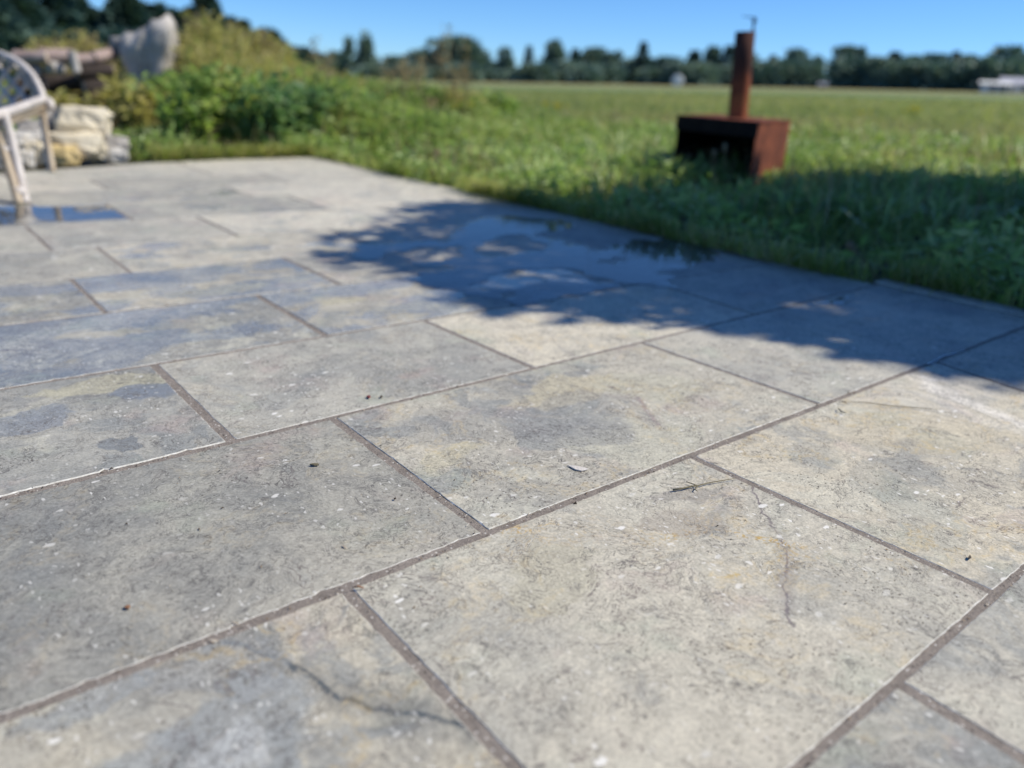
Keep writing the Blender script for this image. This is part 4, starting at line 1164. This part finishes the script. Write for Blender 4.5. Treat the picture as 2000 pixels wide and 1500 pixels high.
    for s, xs in ((1, range(-190, 80, 30)), (-1, range(-120, 150, 30))):
        for x0 in xs:
            # diagonal strip from the arm rail (y=206) up, slope s
            pts = []
            for k in range(40):
                px = x0 + s * k * 2.4; py = 206 - k * 3.0
                if -158 < px < 84 and py > hoop_y(px) + 2: pts.append((px, py))
            if len(pts) < 3: continue
            a, b = pts[0], pts[-1]
            poly("lattice_cane", [at(a[0], a[1], dep(a[0]) + s * .006), at((a[0] + b[0]) / 2, (a[1] + b[1]) / 2, dep((a[0] + b[0]) / 2) + .012 + s * .006), at(b[0], b[1], dep(b[0]) + s * .006)], .0118, M['cane_grey'], 6)
    poly("back_rail", [at(86, 205, dh), at(-40, 210, dh + .2), at(-160, 218, dh + .38)], .013, M['cane_grey'])
    # seat: woven panel between the arms, left of the picture
    bm = bmesh.new()
    x1 = -.12; x0 = -W - .02; y0 = -.05; y1 = F2.y - F1.y - .05
    box(bm, ((x0 + x1) / 2, (y0 + y1) / 2, .30), (x1 - x0, y1 - y0, .035)); bm_obj("seat", bm, M['cane_tan'], root)
build_chair()

# ------------------------------------------------------------------ stones beside the patio
M['sandstone'] = simple("cream_sandstone", [(.3, (.52, .45, .33)), (.55, (.66, .59, .45)), (.75, (.74, .68, .57))], 7, .85, .2, .5, .01)
M['yellowstone'] = simple("yellow_sandstone", [(.3, (.50, .36, .15)), (.6, (.62, .48, .24)), (.8, (.66, .55, .34))], 7, .85, .2, .5, .01)
M['greystone'] = simple("grey_limestone", [(.3, (.24, .22, .20)), (.55, (.40, .375, .35)), (.8, (.52, .50, .47))], 9, .85, .2, .6, .01)
M['palestone'] = simple("pale_limestone", [(.3, (.40, .38, .35)), (.55, (.54, .52, .49)), (.8, (.64, .62, .59))], 9, .85, .2, .6, .01)
def stone(px0, py0, px1, py1, rad, mat, label, thick=None, seed=0, yaw=0):
    """a rough block filling the given patch of the view at the given distance"""
    cx, cy = (px0 + px1) / 2, (py0 + py1) / 2
    v = sight(cx, cy); c = Vector((0, 0, CAM_H)) + v * (rad / math.hypot(v.x, v.y))
    dpt = (c - Vector((0, 0, CAM_H))).dot(CF)
    wd = (px1 - px0) / FPX * dpt; hh = (py1 - py0) / FPX * dpt
    bm = bmesh.new()
    bmesh.ops.create_cube(bm, size=1)
    bmesh.ops.subdivide_edges(bm, edges=bm.edges, cuts=3, use_grid_fill=True)
    dd = thick or wd * .8
    for vv in bm.verts:
        q = vv.co.copy(); L = max(abs(q.x), abs(q.y), abs(q.z)); sph = q.normalized() * .56
        q = q.lerp(sph, .40)
        nz = noise.noise_vector(q * 2.6 + Vector((seed * 3.7, seed, 0))) * .17 + noise.noise_vector(q * 7 + Vector((seed, 0, 5))) * .03
        q += nz
        vv.co = Vector((q.x * wd * 1.08, q.y * dd, q.z * hh * 1.08))
    o = bm_obj("rubble_stone", bm, mat)
    a = az_of(cx); o.rotation_euler = (0, 0, math.atan2(a.y, a.x) - math.pi / 2 + yaw)
    o.location = c
    tag(o, label, "stone", "rubble stones heaped beside the patio")
    return o
SR = 5.75
stone(122, 212, 204, 262, SR + .1, M['sandstone'], "large cream stone lying on top of the heap", seed=1)
stone(92, 218, 135, 262, SR + .2, M['greystone'], "grey stone on the top course left of the large cream one", seed=2)
stone(112, 262, 194, 306, SR, M['sandstone'], "rounded cream stone under the top one", seed=3)
stone(100, 284, 150, 322, SR - .1, M['yellowstone'], "strong yellow stone at the bottom of the heap", seed=4)
stone(50, 280, 96, 318, SR - .05, M['sandstone'], "small cream stone seen between the chair legs", seed=5)
stone(182, 262, 216, 312, SR + .1, M['greystone'], "upright grey stone right of the rounded cream one", seed=6)
stone(206, 268, 248, 292, SR + .15, M['greystone'], "flat grey stone at the heap's right end, upper", seed=7)
stone(202, 290, 245, 316, SR + .1, M['palestone'], "small pale stone at the heap's right end, lower", seed=8)
stone(40, 236, 92, 262, SR + .15, M['greystone'], "dark grey slab stone behind the chair leg", seed=9)
stone(28, 258, 84, 284, SR + .05, M['palestone'], "tilted pale grey stone between the chair legs", seed=10, yaw=.2)
stone(-10, 262, 40, 300, SR, M['palestone'], "pale stone behind the chair's front leg", seed=11)
stone(20, 296, 62, 326, SR - .1, M['palestone'], "light grey stone low behind the chair's front leg", seed=12)
stone(-40, 290, 18, 328, SR - .15, M['greystone'], "grey stone at the heap's left end", seed=13)
stone(140, 296, 186, 318, SR + .12, M['greystone'], "dark stone wedged beneath the rounded cream one", seed=14)
stone(76, 262, 116, 292, SR + .12, M['palestone'], "pale stone filling the middle of the heap", seed=15)

# ------------------------------------------------------------------ woodpile and stump
M['pinkbark'] = simple("weathered_pinkish_bark", [(.3, (.20, .145, .125)), (.55, (.36, .275, .25)), (.75, (.48, .40, .37))], 6, .85, .2, .6, .01, stretch=(1, 1, 1))
M['shadedbark'] = simple("shaded_bark", [(.3, (.025, .02, .018)), (.7, (.075, .058, .05))], 7, .85, .2, .6, .01)  # shade of the pile's hollow is put into this darker bark colour
M['cutwood'] = simple("grey_cut_wood", [(.3, (.30, .24, .19)), (.7, (.50, .43, .36))], 12, .85, .2, .3, .005)
M['deadwood'] = simple("silvery_dead_wood", [(.3, (.16, .145, .13)), (.5, (.40, .375, .35)), (.7, (.56, .53, .50))], 4, .85, .2, .8, .02, stretch=(2.2, 2.2, .5))
def logp(px0, py0, px1, py1, rpx, rad0, rad1, mat, label):
    def at(px, py, rr):
        v = sight(px, py); return Vector((0, 0, CAM_H)) + v * (rr / math.hypot(v.x, v.y))
    a = at(px0, py0, rad0); b = at(px1, py1, rad1); rd = rpx / FPX * (a - Vector((0, 0, CAM_H))).dot(CF)
    c = (a + b) / 2
    root = empty("log", c); tag(root, label, "log", "logs of the woodpile")
    bm = bmesh.new(); n = 12; K = 7; rings = []
    t = (b - a).normalized(); x, y = frame_of(t)
    for i in range(K):
        q = a.lerp(b, i / (K - 1)) - c
        rings.append([bm.verts.new(q + (x * math.cos(k * 6.28319 / n) + y * math.sin(k * 6.28319 / n)) * rd * (1 + .22 * noise.noise(Vector((k * .9, i * .7, px0 * .13))))) for k in range(n)])
    for r0, r1 in zip(rings, rings[1:]):
        for k in range(n): bm.faces.new((r0[k], r0[(k + 1) % n], r1[(k + 1) % n], r1[k]))
    bm_obj("bark", bm, mat, root, True)
    for q, s in ((a - c, -1), (b - c, 1)):
        bm = bmesh.new(); tube(bm, [q - t * .004 * s, q + t * .006 * s], [rd * .88, rd * .84], 12); bm_obj("cut_end", bm, M['cutwood'], root)
WR = 8.6
logp(30, 112, 92, 112, 13, WR, WR - .1, M['pinkbark'], "pinkish log on top of the woodpile, left end")
logp(78, 108, 142, 110, 14, WR - .05, WR, M['pinkbark'], "thick pinkish log in the middle of the woodpile's top")
logp(135, 118, 196, 112, 11, WR, WR + .1, M['pinkbark'], "thin brownish log on the woodpile's top, right of the middle")
logp(180, 112, 224, 104, 11, WR + .05, WR + .3, M['pinkbark'], "log with its end pointing up at the woodpile's right end")
logp(140, 100, 150, 140, 8, WR - .15, WR - .15, M['deadwood'], "short pale stick hanging over the woodpile's front")
logp(45, 136, 80, 140, 14, WR, WR, M['pinkbark'], "brown log in the second layer, left")
logp(95, 132, 122, 134, 12, WR - .1, WR, M['deadwood'], "pale grey log in the second layer, middle")
logp(150, 140, 220, 140, 15, WR + .05, WR + .1, M['shadedbark'], "dark log in the second layer, right")
logp(30, 168, 90, 170, 18, WR, WR, M['shadedbark'], "dark log in the third layer, left")
logp(75, 165, 170, 160, 16, WR + .25, WR + .25, M['shadedbark'], "dark log deep inside the hollow of the pile")
logp(165, 172, 225, 170, 17, WR + .05, WR + .1, M['shadedbark'], "dark log in the third layer, right")
logp(20, 205, 110, 206, 20, WR, WR, M['shadedbark'], "dark bottom log at the woodpile's left")
logp(100, 202, 180, 204, 20, WR + .2, WR + .2, M['shadedbark'], "dark bottom log in the woodpile's middle")
logp(165, 208, 235, 208, 20, WR + .05, WR + .05, M['shadedbark'], "dark bottom log at the woodpile's right")

def build_stump():
    r_ = 8.9; p = spot(293, r_); h = top_z(293, 34, r_) - p.z
    k = 8.45 / FPX
    root = empty("dead_stump", p); tag(root, "tall silvery dead tree stump with a broken crown, half hidden by weeds", "stump")
    bm = bmesh.new(); n = 44; K = 34; rings = []
    a = az_of(293); side = Vector((a.y, -a.x, 0))
    for i in range(K):
        t = i / (K - 1)
        flare = .225 + .06 * math.exp(-t * 5) + .03 * sm(.45, .8, t) - .05 * sm(.94, 1, t)
        ring = []
        for q in range(n):
            an = q * 6.28319 / n
            rr = flare * .86 / max(abs(math.cos(an + .5)), abs(math.sin(an + .5))) ** .75 * (1 + .07 * math.sin(an * 5 + 1.3 + t * 2) + .25 * noise.noise(Vector((math.cos(an) * 1.5, math.sin(an) * 1.5, t * 3))) + .16 * noise.noise(Vector((math.cos(an) * 5, math.sin(an) * 5, t * 4))) + .10 * noise.noise(Vector((math.cos(an) * 13, math.sin(an) * 13, t * 9))))
            z = t * h * (1 + .10 * sm(.6, 1, t) * (math.cos(an) * side.x + math.sin(an) * side.y - .6)) + .05 * sm(.7, 1, t) * noise.noise(Vector((math.cos(an) * 3, math.sin(an) * 3, 4)))
            ring.append(bm.verts.new((math.cos(an) * rr + side.x * .05 * t, math.sin(an) * rr + side.y * .05 * t, z - .05 * (1 - t))))
        rings.append(ring)
    for a_, b_ in zip(rings, rings[1:]):
        for q in range(n): bm.faces.new((a_[q], a_[(q + 1) % n], b_[(q + 1) % n], b_[q]))
    bm.faces.new(rings[-1])
    bm_obj("trunk", bm, M['deadwood'], root, True)
    # side bough broken off to the left
    bm = bmesh.new()
    tube(bm, [Vector((0, 0, h * .72)), -side * .20 + Vector((0, 0, h * .76)), -side * .31 + Vector((0, 0, h * .78))], [.10, .075, .05], 10)
    bm_obj("broken_bough", bm, M['deadwood'], root, True)
build_stump()

# ------------------------------------------------------------------ tree beside the patio, outside the picture, that shades its right side
def shade_tree():
    base = Vector((6.9, -.9, zt(6.9, -.9)))
    root = empty("shade_tree", base); tag(root, "leafy tree standing right of the patio, outside the picture, shading its edge", "tree")
    poly = [(1.36, 2.74), (1.22, 2.45), (1.21, 2.28), (1.30, 2.05), (1.27, 1.86), (1.33, 1.67), (1.46, 1.48), (1.66, 1.25), (1.86, 1.02), (1.94, .72), (1.98, .45), (2.2, .1), (3.4, -.1), (5.6, .2), (5.9, 1.3),
            (5.6, 2.1), (5.2, 2.75), (4.8, 3.05), (4.3, 3.22), (3.9, 3.42), (3.55, 3.42), (3.1, 3.15), (2.7, 3.3), (2.3, 3.45), (1.95, 3.25), (1.7, 2.95)]
    K = SUN_DIR / SUN_DIR.z
    C, D = [], []; cl = []
    tries = 0
    while len(cl) < 700 and tries < 40000:
        tries += 1
        g = (random.uniform(1.1, 6.0), random.uniform(-.1, 3.7))
        d = inside_dist(g, poly)
        if d < .015: continue
        if random.random() > .34 + d / .45: continue
        if g[0] < 2.15 and g[1] > 1.75 and random.random() < .55: continue
        z = 3.6 + random.uniform(-1.0, 1.3)
        c = Vector((g[0], g[1], 0)) + K * z
        cl.append((c, min(.24, max(.06, d * .9))))
    for c, rad in cl:
        for k in range(int(30 + 130 * rad)):
            v = Vector((random.gauss(0, .5), random.gauss(0, .5), random.gauss(0, .5)))
            if v.length > 1.25: v = v.normalized() * 1.25
            C.append(c + v * rad - base); D.append((random.gauss(0, 1), random.gauss(0, 1), random.gauss(-.2, .5)))
    n = len(C)
    V, T = leaves_mesh(np.array(C), np.array(D), rng.uniform(.07, .12, n), rng.uniform(.045, .075, n))
    arr_mesh("crown", V, T, M['shade_leaf'], root)
    bm = bmesh.new()
    cen = sum((c for c, _ in cl), Vector()) / len(cl) - base
    fork = Vector((cen.x * .15, cen.y * .15, 1.7))
    tube(bm, [(0, 0, -.1), (.02, .03, .8), fork], [.17, .14, .12], 10)
    for k in range(16):
        c = random.choice(cl)[0] - base
        tube(bm, [fork, fork.lerp(c, .5) + Vector((0, 0, .25)), c], [.07, .045, .012], 6)
    bm_obj("trunk", bm, M['bark'], root)
shade_tree()

# ------------------------------------------------------------------ small litter on the slabs
M['twig'] = simple("olive_twig", [(.3, (.11, .095, .06)), (.7, (.22, .19, .12))], 60, .8, .2, .3, .002)
M['driedleaf'] = simple("orange_dry_leaf", [(.3, (.20, .095, .05)), (.7, (.32, .17, .09))], 60, .8)
M['darkbit'] = simple("dark_litter", [(.3, (.04, .03, .025)), (.7, (.09, .07, .05))], 60, .8)
M['redbit'] = simple("red_berry", [(.3, (.16, .03, .025)), (.7, (.22, .05, .04))], 60, .5)
M['chipm'] = simple("pale_stone_chip", [(.3, (.50, .46, .42)), (.7, (.62, .58, .53))], 60, .8)
def strand(name, pix, rad, mat, label, cat, lift=.003):
    P = [patio_pt(a, b) for a, b in pix]; c = sum(P, Vector()) / len(P)
    bm = bmesh.new(); tube(bm, [p - c + Vector((0, 0, rad + .0008 + lift * math.sin(i * 1.7) ** 2)) for i, p in enumerate(P)], [rad * (1 if 0 < i < len(P) - 1 else .5) for i in range(len(P))], 6)
    o = bm_obj(name, bm, mat, None, True); o.location = (c.x, c.y, .0012)
    return tag(o, label, cat)
root = empty("twig", patio_pt(1355, 952) + Vector((0, 0, .0012))); tag(root, "forked brownish twig lying near the slab corner right of the centre", "twig")
B = patio_pt(1355, 952)
def tw(pix, r0, r1, nm):
    P = [patio_pt(a, b) - B + Vector((0, 0, .003)) for a, b in pix]
    bm = bmesh.new(); tube(bm, P, [r0 + (r1 - r0) * i / (len(P) - 1) for i in range(len(P))], 6); bm_obj(nm, bm, M['twig'], root, True)
tw([(1314, 961), (1335, 958), (1350, 954), (1362, 953), (1385, 947), (1410, 943), (1434, 939)], .0017, .0006, "main_stalk")
tw([(1361, 953), (1348, 948), (1340, 945)], .0011, .0005, "side_shoot"); tw([(1361, 955), (1357, 961), (1362, 964)], .0011, .0005, "side_shoot")
def flake(pix, z, mat, label, name="stone_flake", cat="flake"):
    P = [patio_pt(a, b) for a, b in pix]; c = sum(P, Vector()) / len(P)
    bm = bmesh.new()
    t = [bm.verts.new((p.x - c.x, p.y - c.y, z + random.uniform(0, .0012))) for p in P]; b = [bm.verts.new((p.x - c.x, p.y - c.y, .0002)) for p in P]
    bm.faces.new(t)
    for i in range(len(P)): bm.faces.new((t[i], b[i], b[(i + 1) % len(P)], t[(i + 1) % len(P)]))
    bmesh.ops.recalc_face_normals(bm, faces=bm.faces)
    o = bm_obj(name, bm, mat); o.location = (c.x, c.y, .0014)
    return tag(o, label, cat)
flake([(1108, 911), (1122, 913), (1142, 916), (1149, 919), (1136, 922), (1124, 920)], .0012, M['chipm'], "thin pale stone flake lying on the cloudy slab in the centre")
flake([(605, 910), (613, 908), (622, 909.5), (623, 911), (614, 912)], .0022, M['twig'], "small dark curled husk on the grey slab left of the centre", "husk", "husk")
flake([(243, 1189), (249, 1185), (255, 1187), (252, 1192), (246, 1192)], .0016, M['driedleaf'], "scrap of orange leaf on the large grey slab, lower left", "dry_leaf", "leaf")
flake([(716, 777), (720, 775), (724, 777), (721, 780)], .0022, M['redbit'], "tiny dull red berry scrap on the grey slab above the centre", "berry", "berry")
flake([(742, 776), (746, 775), (747, 777), (743, 779)], .0014, M['darkbit'], "tiny dark crumb right of the red berry scrap", "dirt_crumb", "crumb")
flake([(769, 976), (772, 975), (774, 976), (771, 978)], .0016, M['darkbit'], "black crumb near the right side of the large grey slab", "dirt_crumb", "crumb")
flake([(1890, 1092), (1893, 1088), (1896, 1092), (1892, 1095)], .002, M['darkbit'], "dark crumb on the yellowish slab near its lower joint", "dirt_crumb", "crumb")
strand("dry_tendril", [(1636, 800), (1638, 805), (1645, 808), (1651, 811)], .0011, M['darkbit'], "dark curled tendril on the yellowish slab, lower of two", "tendril")
strand("dry_tendril", [(1638, 787), (1645, 789), (1652, 790)], .0011, M['darkbit'], "dark curled tendril by the joint of the yellowish slab, upper of two", "tendril")
strand("dry_stalk", [(690, 1152), (700, 1153), (711, 1153)], .0013, M['driedleaf'], "short reddish stalk at the corner of the front slab", "stalk")
strand("grass_wisp", [(1642, 786), (1690, 789), (1740, 795), (1790, 799), (1830, 802)], .0008, M['twig'], "long thin grass wisp across the yellowish slab", "grass wisp", .001)

# grit, crumbs and seed husks strewn over the stone and gathered in the joints
def grit():
    n = 2200
    x = rng.uniform(-.1, 2.6, n); y = rng.uniform(.1, 3.0, n)
    k = rng.random(n) < np.clip(.25 + 1.3 * VN(x * 2.3 + 70, y * 2.3), .04, 1); x, y = x[k], y[k]
    # along the course joints
    m = 900
    jx = rng.uniform(-.1, 2.6, m); li = rng.integers(4, 9, m)
    jy = np.array([LN[i](xx) for i, xx in zip(li, jx)]) + rng.normal(0, .006, m)
    z = np.concatenate([np.full(len(x), .0012), np.full(m, .0004)])
    x = np.concatenate([x, jx]); y = np.concatenate([y, jy]); n = len(x)
    sz = rng.gamma(2.0, .00030, n) + .0004
    el = rng.uniform(1, 2.6, n); an = rng.uniform(0, 6.283, n)
    V = np.empty((n, 4, 3))
    for q, (a, b, c) in enumerate(((-1, -.5, 0), (1, -.4, 0), (0, .8, 0), (0, 0, .9))):
        V[:, q, 0] = x + (np.cos(an) * a * el - np.sin(an) * b) * sz
        V[:, q, 1] = y + (np.sin(an) * a * el + np.cos(an) * b) * sz
        V[:, q, 2] = z + c * sz
    o = np.arange(n)[:, None] * 4
    T = np.concatenate([o + np.array(t) for t in ((0, 1, 3), (1, 2, 3), (2, 0, 3))])
    TT = NT("grit")
    isl = TT.n("NewGeometry").outputs['Random Per Island']
    M['grit'] = TT.finish(TT.bsdf(TT.ramp(isl, [(0, (.025, .02, .016)), (.45, (.08, .055, .035)), (.7, (.20, .14, .08)), (.9, (.45, .40, .33)), (1, (.6, .57, .5))]), .85, .2))
    tag(arr_mesh("grit", V.reshape(-1, 3), T, M['grit']), kind='stuff')
grit()
